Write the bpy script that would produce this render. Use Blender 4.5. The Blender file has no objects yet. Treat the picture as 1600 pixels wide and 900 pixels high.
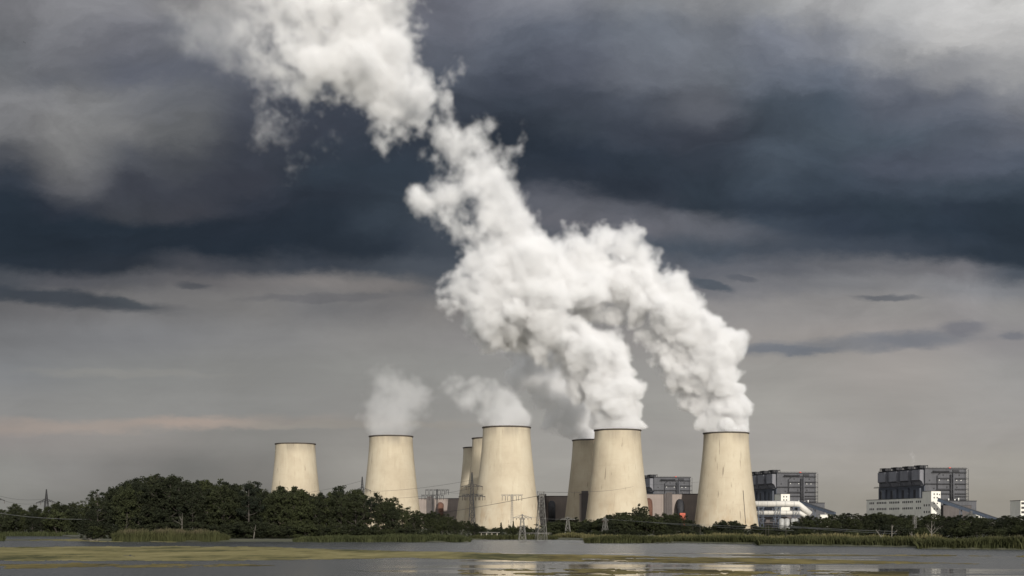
import bpy, bmesh, math, random
import numpy as np
from mathutils import Vector, Matrix

F = 2222.0          # focal length in photo pixels (1600 wide)
HOR = 822.0         # horizon row
EYE = 4.0           # eye height above the pond
R = math.radians
rng = random.Random(7)
scene = bpy.context.scene
col = scene.collection


def at(px, py, Y):
    """photo pixel + distance -> world point"""
    return Vector(((px - 800.0) * Y / F, Y, EYE + (HOR - py) * Y / F))


def mpp(Y):
    return Y / F


def s2l(c):
    out = []
    for v in c[:3]:
        v = v / 255.0
        out.append(v / 12.92 if v <= 0.04045 else ((v + 0.055) / 1.055) ** 2.4)
    return tuple(out) + (1.0,)


# ------------------------------------------------------------------ objects
def tag(o, label=None, cat=None, group=None, kind=None):
    if label:
        o['label'] = label
    if cat:
        o['category'] = cat
    if group:
        o['group'] = group
    if kind:
        o['kind'] = kind
    return o


def empty(name, loc=(0, 0, 0), rz=0.0):
    o = bpy.data.objects.new(name, None)
    col.objects.link(o)
    o.location = loc
    o.rotation_euler = (0, 0, rz)
    o.empty_display_size = 1.0
    return o


def mesh_obj(name, verts, faces, mat=None, parent=None, smooth=False):
    me = bpy.data.meshes.new(name)
    me.from_pydata([tuple(v) for v in verts], [], faces)
    me.update()
    if smooth:
        me.polygons.foreach_set('use_smooth', [True] * len(me.polygons))
    if mat:
        me.materials.append(mat)
    o = bpy.data.objects.new(name, me)
    col.objects.link(o)
    if parent:
        o.parent = parent
    return o


class MB:
    """collects boxes, bars and tubes into one mesh"""
    def __init__(self):
        self.v = []
        self.f = []

    def box(self, x0, x1, y0, y1, z0, z1):
        b = len(self.v)
        self.v += [(x0, y0, z0), (x1, y0, z0), (x1, y1, z0), (x0, y1, z0), (x0, y0, z1), (x1, y0, z1), (x1, y1, z1), (x0, y1, z1)]
        self.f += [tuple(b + i for i in q) for q in ((0, 3, 2, 1), (4, 5, 6, 7), (0, 1, 5, 4), (1, 2, 6, 5), (2, 3, 7, 6), (3, 0, 4, 7))]
        return self

    def bar(self, a, c, w, h=None):
        """square bar from a to c"""
        a, c = Vector(a), Vector(c)
        h = h or w
        d = (c - a)
        if d.length < 1e-6:
            return self
        d.normalize()
        up = Vector((0, 0, 1)) if abs(d.z) < 0.95 else Vector((1, 0, 0))
        s = d.cross(up).normalized()
        u = s.cross(d).normalized()
        b = len(self.v)
        for p in (a, c):
            for (i, j) in ((-1, -1), (1, -1), (1, 1), (-1, 1)):
                self.v.append(tuple(p + s * (i * w / 2) + u * (j * h / 2)))
        self.f += [tuple(b + i for i in q) for q in ((0, 1, 2, 3), (7, 6, 5, 4), (0, 4, 5, 1), (1, 5, 6, 2), (2, 6, 7, 3), (3, 7, 4, 0))]
        return self

    def tube(self, pts, rad, n=10, cap=True):
        """tube through pts; rad a number or a list"""
        pts = [Vector(p) for p in pts]
        rs = rad if isinstance(rad, (list, tuple)) else [rad] * len(pts)
        b = len(self.v)
        prev = None
        for i, p in enumerate(pts):
            d = (pts[min(i + 1, len(pts) - 1)] - pts[max(i - 1, 0)]).normalized()
            if prev is None:
                ref = Vector((0, 0, 1)) if abs(d.z) < 0.9 else Vector((1, 0, 0))
                s = d.cross(ref).normalized()
            else:
                s = (prev - d * prev.dot(d)).normalized()
            prev = s
            u = d.cross(s)
            for k in range(n):
                a = 2 * math.pi * k / n
                self.v.append(tuple(p + (s * math.cos(a) + u * math.sin(a)) * rs[i]))
        for i in range(len(pts) - 1):
            for k in range(n):
                k2 = (k + 1) % n
                self.f.append((b + i * n + k, b + i * n + k2, b + (i + 1) * n + k2, b + (i + 1) * n + k))
        if cap:
            self.f.append(tuple(b + k for k in reversed(range(n))))
            self.f.append(tuple(b + (len(pts) - 1) * n + k for k in range(n)))
        return self

    def build(self, name, mat=None, parent=None, smooth=False):
        return mesh_obj(name, self.v, self.f, mat, parent, smooth)


def copy_thing(o, parent=None):
    c = o.copy()
    col.objects.link(c)
    if parent is not None:
        c.parent = parent
    for ch in list(o.children):
        copy_thing(ch, c)
    return c


# ------------------------------------------------------------------ materials
class NT:
    def __init__(self, tree):
        self.t = tree
        self.n = tree.nodes
        self.l = tree.links

    def add(self, typ, **kw):
        nd = self.n.new(typ)
        for k, v in kw.items():
            setattr(nd, k, v)
        return nd

    def put(self, sock, v):
        if isinstance(v, bpy.types.NodeSocket):
            self.l.new(v, sock)
        elif v is not None:
            sock.default_value = v

    def math(self, op, a, b=None, c=None, clamp=False):
        nd = self.add('ShaderNodeMath', operation=op, use_clamp=clamp)
        self.put(nd.inputs[0], a)
        self.put(nd.inputs[1], b)
        if c is not None:
            self.put(nd.inputs[2], c)
        return nd.outputs[0]

    def vmath(self, op, a, b=None, scale=None):
        nd = self.add('ShaderNodeVectorMath', operation=op)
        self.put(nd.inputs[0], a)
        if b is not None:
            self.put(nd.inputs[1], b)
        if scale is not None:
            self.put(nd.inputs['Scale'], scale)
        return nd.outputs[0]

    def mix(self, f, a, b, blend='MIX'):
        nd = self.add('ShaderNodeMix', data_type='RGBA', blend_type=blend)
        self.put(nd.inputs[0], f)
        self.put(nd.inputs[6], a)
        self.put(nd.inputs[7], b)
        return nd.outputs[2]

    def ramp(self, f, stops, interp='LINEAR'):
        nd = self.add('ShaderNodeValToRGB')
        nd.color_ramp.interpolation = interp
        e = nd.color_ramp.elements
        while len(e) < len(stops):
            e.new(0.5)
        for el, (p, c) in zip(e, stops):
            el.position = p
            el.color = c if hasattr(c, '__len__') else (c, c, c, 1)
        self.put(nd.inputs[0], f)
        return nd.outputs[0]

    def maprange(self, v, a, b, c=0.0, d=1.0, interp='SMOOTHSTEP'):
        nd = self.add('ShaderNodeMapRange', interpolation_type=interp)
        for s, x in zip(nd.inputs, (v, a, b, c, d)):
            self.put(s, x)
        return nd.outputs[0]

    def noise(self, vec, scale, detail=4.0, rough=0.55, dist=0.0, color=False, dim='3D'):
        nd = self.add('ShaderNodeTexNoise', noise_dimensions=dim)
        self.put(nd.inputs['Vector'], vec)
        self.put(nd.inputs['Scale'], scale)
        self.put(nd.inputs['Detail'], detail)
        self.put(nd.inputs['Roughness'], rough)
        self.put(nd.inputs['Distortion'], dist)
        return nd.outputs['Color' if color else 'Fac']

    def mapping(self, vec, scale=(1, 1, 1), loc=(0, 0, 0), rot=(0, 0, 0)):
        nd = self.add('ShaderNodeMapping')
        self.put(nd.inputs[0], vec)
        nd.inputs['Location'].default_value = loc
        nd.inputs['Rotation'].default_value = rot
        nd.inputs['Scale'].default_value = scale
        return nd.outputs[0]

    def coord(self, which='Object'):
        return self.add('ShaderNodeTexCoord').outputs[which]

    def obj_random(self):
        return self.add('ShaderNodeObjectInfo').outputs['Random']


def new_mat(name):
    m = bpy.data.materials.new(name)
    m.use_nodes = True
    nt = NT(m.node_tree)
    bs = nt.n['Principled BSDF']
    return m, nt, bs


def simple_mat(name, c, rough=0.7, metal=0.0, var=0.12, scale=0.4, spec=0.3):
    """plain colour with uneven weathering"""
    m, nt, bs = new_mat(name)
    p = nt.coord('Object')
    n1 = nt.noise(p, scale, 6, 0.65)
    n2 = nt.noise(nt.mapping(p, (1, 1, 0.12)), scale * 3, 4, 0.6)
    f = nt.math('MULTIPLY', nt.math('ADD', n1, n2), 0.5)
    lo = tuple(v * (1 - var * 2) for v in c[:3]) + (1,)
    hi = tuple(min(1, v * (1 + var * 2)) for v in c[:3]) + (1,)
    nt.put(bs.inputs['Base Color'], nt.ramp(f, [(0.25, lo), (0.75, hi)]))
    bs.inputs['Roughness'].default_value = rough
    bs.inputs['Metallic'].default_value = metal
    bs.inputs['Specular IOR Level'].default_value = spec
    return m


# ------------------------------------------------------------------ camera
cam = bpy.data.cameras.new('camera')
cam.sensor_width = 36.0
cam.lens = 36.0 * F / 1600.0
cam.shift_y = (HOR - 450.0) / 1600.0
cam.clip_start = 0.5
cam.clip_end = 120000.0
cam_o = bpy.data.objects.new('camera', cam)
col.objects.link(cam_o)
cam_o.location = (0, 0, EYE)
cam_o.rotation_euler = (R(90), 0, 0)
scene.camera = cam_o

# ------------------------------------------------------------------ render settings
scene.render.engine = 'CYCLES'
scene.view_settings.view_transform = 'Standard'
scene.view_settings.look = 'None'
scene.view_settings.exposure = 0.0
scene.view_settings.gamma = 1.0
scene.cycles.use_denoising = True
scene.cycles.max_bounces = 14
scene.cycles.diffuse_bounces = 2
scene.cycles.glossy_bounces = 2
scene.cycles.volume_bounces = 4
scene.cycles.transparent_max_bounces = 24
scene.cycles.volume_step_rate = 1.6
scene.cycles.volume_max_steps = 512

# ------------------------------------------------------------------ sun
SUN_AZ, SUN_EL = R(15), R(18)      # behind the camera, to the right
sd = Vector((math.sin(SUN_AZ) * math.cos(SUN_EL), -math.cos(SUN_AZ) * math.cos(SUN_EL), math.sin(SUN_EL)))
sl = bpy.data.lights.new('sun', 'SUN')
sl.energy = 4.7
sl.angle = R(0.6)
sl.color = (1.0, 0.945, 0.865)
so = bpy.data.objects.new('sun', sl)
col.objects.link(so)
so.rotation_euler = sd.to_track_quat('Z', 'Y').to_euler()
so.location = (0, -50, 400)
# ------------------------------------------------------------------ sky: storm clouds over a Nishita sky
SKYX = [0, 100, 200, 300, 400, 500, 600, 700, 800, 900, 1000, 1100, 1200, 1300, 1400, 1500, 1600]
def g(*v):      # grey triplets written as (r,g,b)
    return v
SKY = {
 0: {0:(118,118,122),100:(136,136,140),200:(132,132,136),300:(130,129,130),500:(125,124,126),700:(110,112,122),800:(122,124,132),900:(125,127,134),1000:(134,136,140),1100:(148,149,152),1200:(160,161,162),1300:(163,163,164),1400:(180,180,180),1500:(196,195,194),1600:(195,194,192)},
 60: {0:(104,106,110),100:(112,113,118),200:(112,113,120),300:(110,112,118),500:(100,102,110),700:(88,92,102),800:(90,95,106),900:(98,103,114),1000:(112,117,126),1100:(118,122,130),1200:(118,122,132),1300:(126,129,137),1400:(150,151,154),1500:(178,177,176),1600:(180,179,178)},
 110: {0:(108,109,112),100:(108,110,116),200:(100,103,113),300:(92,95,104),400:(85,88,97),500:(75,79,88),700:(72,77,87),800:(66,71,82),900:(80,84,95),1000:(100,104,113),1100:(108,113,121),1200:(98,104,115),1300:(98,105,117),1400:(108,112,122),1500:(135,136,140),1600:(155,155,156)},
 150: {0:(122,122,124),100:(124,124,126),200:(108,109,112),300:(98,100,105),400:(72,75,84),500:(58,62,72),700:(58,63,73),800:(56,62,72),900:(62,67,77),1000:(74,79,89),1100:(95,98,106),1200:(70,78,88),1300:(70,79,90),1400:(88,93,104),1500:(100,104,114),1600:(122,124,130)},
 200: {0:(120,120,122),100:(130,129,129),200:(112,112,113),300:(92,93,95),400:(62,65,74),500:(56,60,70),600:(52,57,67),800:(48,54,64),900:(54,60,69),1000:(56,61,71),1100:(60,64,74),1200:(64,72,82),1300:(70,79,89),1400:(74,83,94),1500:(82,88,99),1600:(98,102,112)},
 240: {0:(82,84,90),100:(120,119,119),200:(80,82,88),300:(70,72,78),400:(58,61,70),500:(50,56,66),700:(46,52,62),800:(44,51,61),900:(42,49,60),1000:(46,53,63),1100:(52,58,68),1200:(72,81,92),1300:(66,75,86),1400:(78,84,97),1500:(84,90,103),1600:(78,85,97)},
 280: {0:(50,56,66),100:(90,90,95),200:(60,62,70),300:(58,60,68),400:(56,58,67),500:(48,56,66),600:(46,54,64),800:(48,54,64),900:(44,50,60),1000:(44,50,60),1100:(48,56,66),1200:(62,71,82),1300:(56,65,76),1400:(64,72,84),1500:(60,69,80),1600:(56,65,76)},
 320: {0:(34,42,52),100:(42,46,56),200:(58,60,66),300:(60,61,68),400:(46,50,60),500:(42,48,58),600:(50,58,68),700:(60,66,76),800:(80,82,90),900:(82,84,92),1000:(56,61,71),1100:(48,56,66),1200:(46,54,65),1300:(44,52,63),1400:(44,53,63),1500:(42,50,61),1600:(40,49,59)},
 350: {0:(32,40,50),200:(34,42,52),400:(34,40,50),500:(36,43,53),600:(54,62,72),700:(60,66,75),800:(92,93,99),900:(98,98,105),1000:(102,102,109),1100:(84,88,96),1200:(60,68,79),1300:(48,56,68),1400:(44,53,64),1500:(40,49,60),1600:(38,46,56)},
 385: {0:(33,41,51),200:(34,41,51),400:(32,39,49),600:(40,47,57),700:(60,66,75),900:(86,89,97),1000:(74,81,91),1100:(70,77,87),1200:(72,78,88),1300:(66,73,84),1400:(62,69,80),1500:(48,56,67),1600:(40,48,58)},
 415: {0:(36,43,53),200:(40,45,54),300:(72,73,79),400:(62,65,72),500:(56,61,70),600:(66,71,79),700:(74,79,87),900:(90,94,102),1000:(95,98,106),1100:(96,98,105),1200:(98,100,107),1300:(104,105,110),1400:(112,112,116),1500:(112,111,115),1600:(76,82,91)},
 445: {0:(70,73,79),100:(84,84,89),200:(88,88,92),300:(98,96,98),400:(112,109,109),500:(116,113,112),600:(114,111,110),700:(92,94,99),900:(105,106,112),1000:(108,108,114),1100:(112,112,116),1200:(122,122,126),1300:(128,128,131),1400:(132,131,133),1500:(134,134,137),1600:(128,129,133)},
 480: {0:(100,99,101),100:(108,106,107),200:(116,114,114),400:(118,116,115),500:(112,111,112),600:(114,112,112),700:(124,121,119),900:(126,124,124),1100:(138,135,134),1200:(142,139,138),1300:(144,141,140),1400:(146,143,141),1500:(142,139,139),1600:(144,142,141)},
 530: {0:(116,117,118),200:(122,123,124),400:(128,128,127),600:(134,133,130),800:(140,138,136),1100:(146,143,139),1300:(148,144,140),1400:(148,144,141),1600:(140,138,138)},
 580: {0:(124,126,127),200:(130,131,129),400:(132,132,129),600:(138,138,134),900:(148,147,143),1200:(152,150,145),1400:(156,152,147),1600:(150,149,146)},
 640: {0:(136,136,134),200:(138,138,135),400:(134,134,131),600:(140,139,135),900:(152,151,146),1200:(158,156,150),1400:(154,151,146),1600:(155,153,149)},
 680: {0:(140,136,133),200:(140,137,133),400:(130,129,125),600:(142,140,135),900:(154,152,147),1200:(158,155,150),1400:(156,153,148),1600:(156,153,148)},
 730: {0:(138,138,134),100:(134,133,130),200:(124,123,120),300:(112,112,109),400:(118,117,113),600:(150,148,142),900:(156,154,148),1200:(160,157,150),1400:(160,156,149),1600:(158,155,147)},
 790: {0:(132,132,127),200:(118,117,113),400:(112,111,106),600:(146,144,137),900:(150,148,141),1200:(150,147,138),1400:(148,144,134),1600:(148,144,134)},
}
# soft cloud banks and streaks: centre x, y, half width, half height, tilt (deg), colour, opacity, edge softness
STROKES = [
 (60, 462, 190, 13, 6, (56, 61, 69), 0.9, 0.9),
 (200, 473, 46, 6, 8, (66, 71, 77), 0.7, 0.9),
 (300, 446, 26, 6, 6, (70, 72, 78), 0.7, 0.9),
 (500, 466, 120, 7, -2, (98, 97, 100), 0.6, 0.7),
 (560, 446, 110, 10, 3, (124, 119, 117), 0.5, 0.8),
 (1335, 538, 190, 12, -4, (112, 116, 124), 0.65, 1.1),
 (1230, 547, 80, 6, 1, (108, 113, 122), 0.7, 0.9),
 (1430, 530, 70, 13, -3, (110, 113, 121), 0.55, 1.1),
 (1505, 511, 36, 11, -4, (110, 111, 119), 0.7, 0.9),
 (1583, 523, 20, 8, 0, (110, 112, 120), 0.7, 0.9),
 (1388, 466, 48, 5, 3, (92, 95, 102), 0.75, 0.9),
 (1112, 446, 34, 8, 12, (76, 83, 92), 0.85, 0.6),
 (1155, 434, 24, 5, 10, (88, 91, 99), 0.7, 0.6),
 (1590, 400, 90, 18, 4, (40, 48, 58), 0.9, 0.7),
 (150, 664, 330, 10, -1, (166, 151, 141), 0.55, 1.4),
 (310, 661, 90, 9, 2, (174, 156, 145), 0.5, 1.2),
 (560, 664, 220, 6, 0, (152, 146, 138), 0.5, 0.9),
 (200, 584, 150, 7, 1, (142, 140, 136), 0.5, 0.9),
 (1010, 340, 190, 22, 8, (100, 101, 108), 0.6, 0.8),
 (1090, 140, 40, 60, -20, (104, 107, 115), 0.4, 0.9),
 (130, 215, 60, 90, 15, (126, 126, 126), 0.45, 0.9),
]


def build_world():
    w = bpy.data.worlds.new('World')
    scene.world = w
    w.use_nodes = True
    nt = NT(w.node_tree)
    bg = nt.n['Background']
    d = nt.vmath('NORMALIZE', nt.coord('Generated'))
    sx = nt.add('ShaderNodeSeparateXYZ')
    nt.l.new(d, sx.inputs[0])
    dx, dy, dz = sx.outputs
    dyc = nt.math('MAXIMUM', dy, 0.25)
    u = nt.math('DIVIDE', dx, dyc)
    v = nt.math('DIVIDE', dz, dyc)
    cu = nt.add('ShaderNodeCombineXYZ')
    nt.l.new(u, cu.inputs[0]); nt.l.new(v, cu.inputs[1])
    uv = cu.outputs[0]

    def centred(nz, amp):
        return nt.vmath('SCALE', nt.vmath('SUBTRACT', nz, (0.5, 0.5, 0.5)), scale=amp)
    # turbulence of the cloud edges; calm in the layered air near the horizon
    turb = nt.maprange(v, 0.10, 0.24, 0.25, 1.0)
    w1 = centred(nt.noise(nt.mapping(uv, (1.0, 1.9, 1)), 5.0, 2, 0.5, color=True), 0.05)
    w2 = centred(nt.noise(nt.mapping(uv, (1.0, 1.8, 1)), 17.0, 8, 0.66, color=True), 0.034)
    wv = nt.vmath('SCALE', nt.vmath('ADD', w1, w2), scale=turb)
    uvw = nt.vmath('ADD', uv, wv)
    s2 = nt.add('ShaderNodeSeparateXYZ')
    nt.l.new(uvw, s2.inputs[0])
    X = nt.math('MULTIPLY_ADD', s2.outputs[0], F, 800.0)
    Yp = nt.math('MULTIPLY_ADD', s2.outputs[1], -F, HOR)
    fx = nt.math('DIVIDE', X, 1600.0, clamp=True)
    for k_ in SKY:
        if k_ >= 530:
            SKY[k_] = {x: (c[0] + 2, c[1] + 1, c[2] + 2) for x, c in SKY[k_].items()}
    keys = sorted(SKY)
    cur = None
    for i, k in enumerate(keys):
        row = nt.ramp(fx, [(x / 1600.0, s2l(c)) for x, c in sorted(SKY[k].items())], 'EASE')
        if cur is None:
            cur = row
        else:
            f = nt.maprange(Yp, keys[i - 1], k)
            cur = nt.mix(f, cur, row)
    # streaks with a gentler, finer warp
    w3 = nt.vmath('SCALE', centred(nt.noise(nt.mapping(uv, (1.0, 2.6, 1)), 30.0, 6, 0.6, color=True), 0.014), scale=1.0)
    s3 = nt.add('ShaderNodeSeparateXYZ')
    nt.l.new(nt.vmath('ADD', uv, w3), s3.inputs[0])
    X3 = nt.math('MULTIPLY_ADD', s3.outputs[0], F, 800.0)
    Y3 = nt.math('MULTIPLY_ADD', s3.outputs[1], -F, HOR)
    for (x, y, a, b, t, c, op, soft) in STROKES:
        ct, st = math.cos(R(t)), math.sin(R(t))
        ex = nt.math('SUBTRACT', X3, float(x)); ey = nt.math('SUBTRACT', Y3, float(y))
        p = nt.math('DIVIDE', nt.math('ADD', nt.math('MULTIPLY', ex, ct), nt.math('MULTIPLY', ey, st)), float(a))
        q = nt.math('DIVIDE', nt.math('SUBTRACT', nt.math('MULTIPLY', ey, ct), nt.math('MULTIPLY', ex, st)), float(b))
        r = nt.math('SQRT', nt.math('ADD', nt.math('MULTIPLY', p, p), nt.math('MULTIPLY', q, q)))
        m = nt.maprange(r, 1.0 - soft * 0.6, 1.0 + soft * 0.5, op, 0.0)
        cur = nt.mix(m, cur, s2l(c))
    # fine unevenness: soft billows high up, thin layers low down
    n1 = nt.noise(nt.mapping(uvw, (1.0, 1.9, 1)), 11.0, 9, 0.62, 0.5)
    n2 = nt.noise(nt.mapping(uv, (1.0, 9.0, 1)), 7.0, 5, 0.55)
    hi = nt.maprange(n1, 0.25, 0.75, 0.70, 1.32, 'LINEAR')
    lo = nt.maprange(n2, 0.25, 0.75, 0.93, 1.07, 'LINEAR')
    mul = nt.mix(turb, lo, hi)
    cur = nt.mix(1.0, cur, mul, 'MULTIPLY')
    # the rest of the sky: broken bright cloud towards the sun, behind the camera
    nb = nt.noise(d, 2.2, 6, 0.55)
    rear = nt.ramp(nb, [(0.35, s2l((165, 171, 184))), (0.65, s2l((246, 243, 238)))])
    top = nt.ramp(nb, [(0.3, s2l((110, 116, 128))), (0.7, s2l((170, 172, 176)))])
    cur = nt.mix(nt.maprange(v, 0.37, 0.7), cur, top)
    rear = nt.mix(1.0, rear, (1.5, 1.5, 1.5, 1), 'MULTIPLY')     # unseen cloud on the sun's side, brightened to fill shaded faces
    cur = nt.mix(nt.maprange(dy, 0.55, 0.0), cur, rear)
    sky = nt.add('ShaderNodeTexSky', sky_type='NISHITA')
    sky.sun_disc = False
    sky.sun_elevation = SUN_EL
    sky.sun_rotation = math.atan2(sd.x, sd.y)
    STR = 0.1
    clouds = nt.mix(1.0, cur, (1 / STR, 1 / STR, 1 / STR, 1), 'MULTIPLY')
    cover = nt.maprange(dy, 0.3, -0.4, 0.985, 0.75)
    final = nt.mix(cover, sky.outputs[0], clouds)
    nt.l.new(final, bg.inputs[0])
    bg.inputs[1].default_value = STR


build_world()
# ------------------------------------------------------------------ cooling towers
TOWER_H = 113.0
PROF = [(0, 38.6), (6, 37.6), (20, 35.7), (40, 33.2), (60, 30.8), (80, 28.6), (94, 27.3), (104, 26.6), (113, 26.4)]


def tower_r(z):
    zs, rs = zip(*PROF)
    return float(np.interp(z, zs, rs))


def mat_tower():
    m, nt, bs = new_mat('weathered_tower_concrete')
    p = nt.coord('Object')
    rnd = nt.obj_random()
    off = nt.add('ShaderNodeCombineXYZ')
    nt.l.new(nt.math('MULTIPLY', rnd, 900.0), off.inputs[0])
    nt.l.new(nt.math('MULTIPLY', rnd, 370.0), off.inputs[1])
    q = nt.vmath('ADD', p, off.outputs[0])
    sep = nt.add('ShaderNodeSeparateXYZ')
    nt.l.new(p, sep.inputs[0])
    z = sep.outputs[2]
    big = nt.noise(q, 0.028, 5, 0.6)
    base = nt.ramp(big, [(0.3, (0.325, 0.278, 0.205, 1)), (0.5, (0.385, 0.334, 0.250, 1)), (0.72, (0.43, 0.382, 0.293, 1))])
    # long rain streaks running down
    st = nt.noise(nt.mapping(q, (1, 1, 0.06)), 0.33, 5, 0.7)
    c = nt.mix(nt.maprange(st, 0.54, 0.74, 0.0, 0.32), base, (0.20, 0.165, 0.115, 1))
    st2 = nt.noise(nt.mapping(q, (1, 1, 0.018)), 0.16, 4, 0.6)
    c = nt.mix(nt.maprange(st2, 0.52, 0.75, 0.0, 0.30), c, (0.48, 0.435, 0.33, 1))
    # casting lifts: fine horizontal lines every few metres
    ln = nt.math('PINGPONG', nt.math('ADD', z, nt.math('MULTIPLY', nt.noise(q, 0.05, 3), 5.0)), 3.1)
    lm = nt.maprange(ln, 0.0, 0.30, 1.0, 0.0)
    lvar = nt.maprange(nt.noise(nt.mapping(q, (0.4, 0.4, 1)), 0.09, 4, 0.7), 0.46, 0.80, 0.0, 0.50)
    c = nt.mix(nt.math('MULTIPLY', lm, lvar), c, (0.19, 0.155, 0.11, 1))
    # dark drips and blotches
    sp = nt.noise(nt.mapping(q, (1, 1, 0.10)), 0.30, 3, 0.5)
    sm = nt.math('MULTIPLY', nt.maprange(sp, 0.66, 0.75), 0.6)
    c = nt.mix(sm, c, (0.12, 0.095, 0.07, 1))
    # soot below the rim, damp brown zone near the ground
    rim = nt.math('MULTIPLY', nt.maprange(z, 96.0, 113.0), nt.maprange(nt.noise(nt.mapping(q, (1, 1, 0.15)), 0.06, 4, 0.6), 0.35, 0.72, 0.0, 0.75))
    c = nt.mix(rim, c, (0.17, 0.15, 0.12, 1))
    ft = nt.math('MULTIPLY', nt.maprange(z, 45.0, 6.0), nt.maprange(nt.noise(nt.mapping(q, (1, 1, 0.4)), 0.1, 6, 0.7), 0.42, 0.7, 0.0, 0.55))
    c = nt.mix(ft, c, (0.27, 0.19, 0.11, 1))
    nt.put(bs.inputs['Base Color'], c)
    bs.inputs['Roughness'].default_value = 0.9
    bs.inputs['Specular IOR Level'].default_value = 0.15
    return m


M_TOWER = mat_tower()
M_RIM = simple_mat('dark_rim_concrete', (0.055, 0.045, 0.038), 0.85, var=0.25, scale=0.1)
M_TIN = simple_mat('shell_inside_concrete', (0.16, 0.14, 0.12), 0.9, scale=0.06)
M_COLUMN = simple_mat('raw_concrete', (0.30, 0.27, 0.22), 0.9, scale=0.2)
M_LADDER = simple_mat('dark_ladder_steel', (0.05, 0.045, 0.04), 0.7, scale=0.5)


def make_tower():
    root = empty('cooling_tower')
    n = 128
    zs = [-0.6 + (TOWER_H + 0.6) * i / 40 for i in range(41)]
    v, f = [], []
    for z in zs:
        r = tower_r(z)
        v += [(r * math.cos(2 * math.pi * k / n), r * math.sin(2 * math.pi * k / n), z) for k in range(n)]
    m = len(zs)
    for i in range(m - 1):
        for k in range(n):
            f.append((i * n + k, i * n + (k + 1) % n, (i + 1) * n + (k + 1) % n, (i + 1) * n + k))
    # inner skin
    b = len(v)
    for z in zs:
        r = tower_r(z) - 0.8
        v += [(r * math.cos(2 * math.pi * k / n), r * math.sin(2 * math.pi * k / n), z) for k in range(n)]
    for i in range(m - 1):
        for k in range(n):
            f.append((b + i * n + k, b + (i + 1) * n + k, b + (i + 1) * n + (k + 1) % n, b + i * n + (k + 1) % n))
    for k in range(n):
        f.append((k, b + k, b + (k + 1) % n, (k + 1) % n))
    mesh_obj('shell', v, f, M_TOWER, root, True)
    # rim gallery: projecting ring with a parapet
    v, f = [], []
    prof = [(26.35, 112.0), (27.35, 112.5), (27.35, 113.7), (26.9, 113.7), (26.9, 113.1), (25.2, 113.1), (25.2, 112.0)]
    for (r, z) in prof:
        v += [(r * math.cos(2 * math.pi * k / n), r * math.sin(2 * math.pi * k / n), z) for k in range(n)]
    for i in range(len(prof)):
        j = (i + 1) % len(prof)
        for k in range(n):
            f.append((i * n + k, i * n + (k + 1) % n, j * n + (k + 1) % n, j * n + k))
    mesh_obj('rim', v, f, M_RIM, root, True)
    return root


def add_ladder(root):
    # ladder track up the shell
    lb = MB()
    a = R(-62)
    pts = [((tower_r(z) + 0.25) * math.cos(a), (tower_r(z) + 0.25) * math.sin(a), z) for z in range(6, 46, 3)]
    for p, q in zip(pts, pts[1:]):
        lb.bar(p, q, 0.7, 0.5)
    lb.build('ladder', M_LADDER, root)
    return root


TOWERS = [
    (461.5, 1900, 'small looking cooling tower without steam standing alone behind the tall copse', 1.4),
    (611.0, 1742, 'pale cooling tower with a thin veil of steam beside the waterside copse', 2.6),
    (753.5, 1993, 'cooling tower of which only a pale edge shows, last of the row of three', 0.4),
    (771.0, 1781, 'shaded cooling tower between the big front tower and the palest edge behind it', 3.4),
    (791.5, 1583, 'largest cooling tower, sunlit, with white crossarm pylons standing before it', 0.0),
    (927.0, 1821, 'grey shadowed cooling tower half hidden behind a heavily steaming one', 5.0),
    (965.0, 1631, 'sunlit cooling tower giving off thick steam, in front of a shadowed tower', 4.1),
    (1134.5, 1682, 'steaming cooling tower next to the white pipes and the dark boiler block', 0.9),
]
tw0 = make_tower()
TW = []
for i, (px, Y, lab, rz) in enumerate(TOWERS):
    t = tw0 if i == 0 else copy_thing(tw0)
    t.location = ((px - 800) * Y / F, Y, 0.5)
    t.rotation_euler = (0, 0, 0)
    tag(t, lab, 'cooling tower', 'cooling towers of the power station')
    TW.append(t)
add_ladder(TW[7])
# ------------------------------------------------------------------ steam plumes
def lattice_noise(shape, h, wl, rs):
    """smooth random field: B-spline interpolated lattice of wavelength wl (metres)"""
    ws = []
    ms = []
    for n in shape:
        t = np.arange(n) * h / wl
        i0 = np.floor(t).astype(int)
        fr = (t - i0).astype(np.float32)
        m = int(i0.max()) + 4
        W = np.zeros((n, m), np.float32)
        r = np.arange(n)
        W[r, i0] = (1 - fr) ** 3 / 6
        W[r, i0 + 1] = (3 * fr ** 3 - 6 * fr ** 2 + 4) / 6
        W[r, i0 + 2] = (-3 * fr ** 3 + 3 * fr ** 2 + 3 * fr + 1) / 6
        W[r, i0 + 3] = fr ** 3 / 6
        ws.append(W)
        ms.append(m)
    L = rs.standard_normal(ms).astype(np.float32) * 1.9
    a = np.tensordot(ws[0], L, (1, 0))
    a = np.tensordot(a, ws[1], (1, 1))      # x,z,y
    a = np.tensordot(a, ws[2], (1, 1))      # x,y,z
    return a


def fbm(shape, h, wl, octs, gain, rs):
    out = np.zeros(shape, np.float32)
    amp = 1.0
    for k in range(octs):
        if wl < h * 1.6:
            break
        out += amp * lattice_noise(shape, h, wl, rs)
        amp *= gain
        wl *= 0.5
    return out


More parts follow.
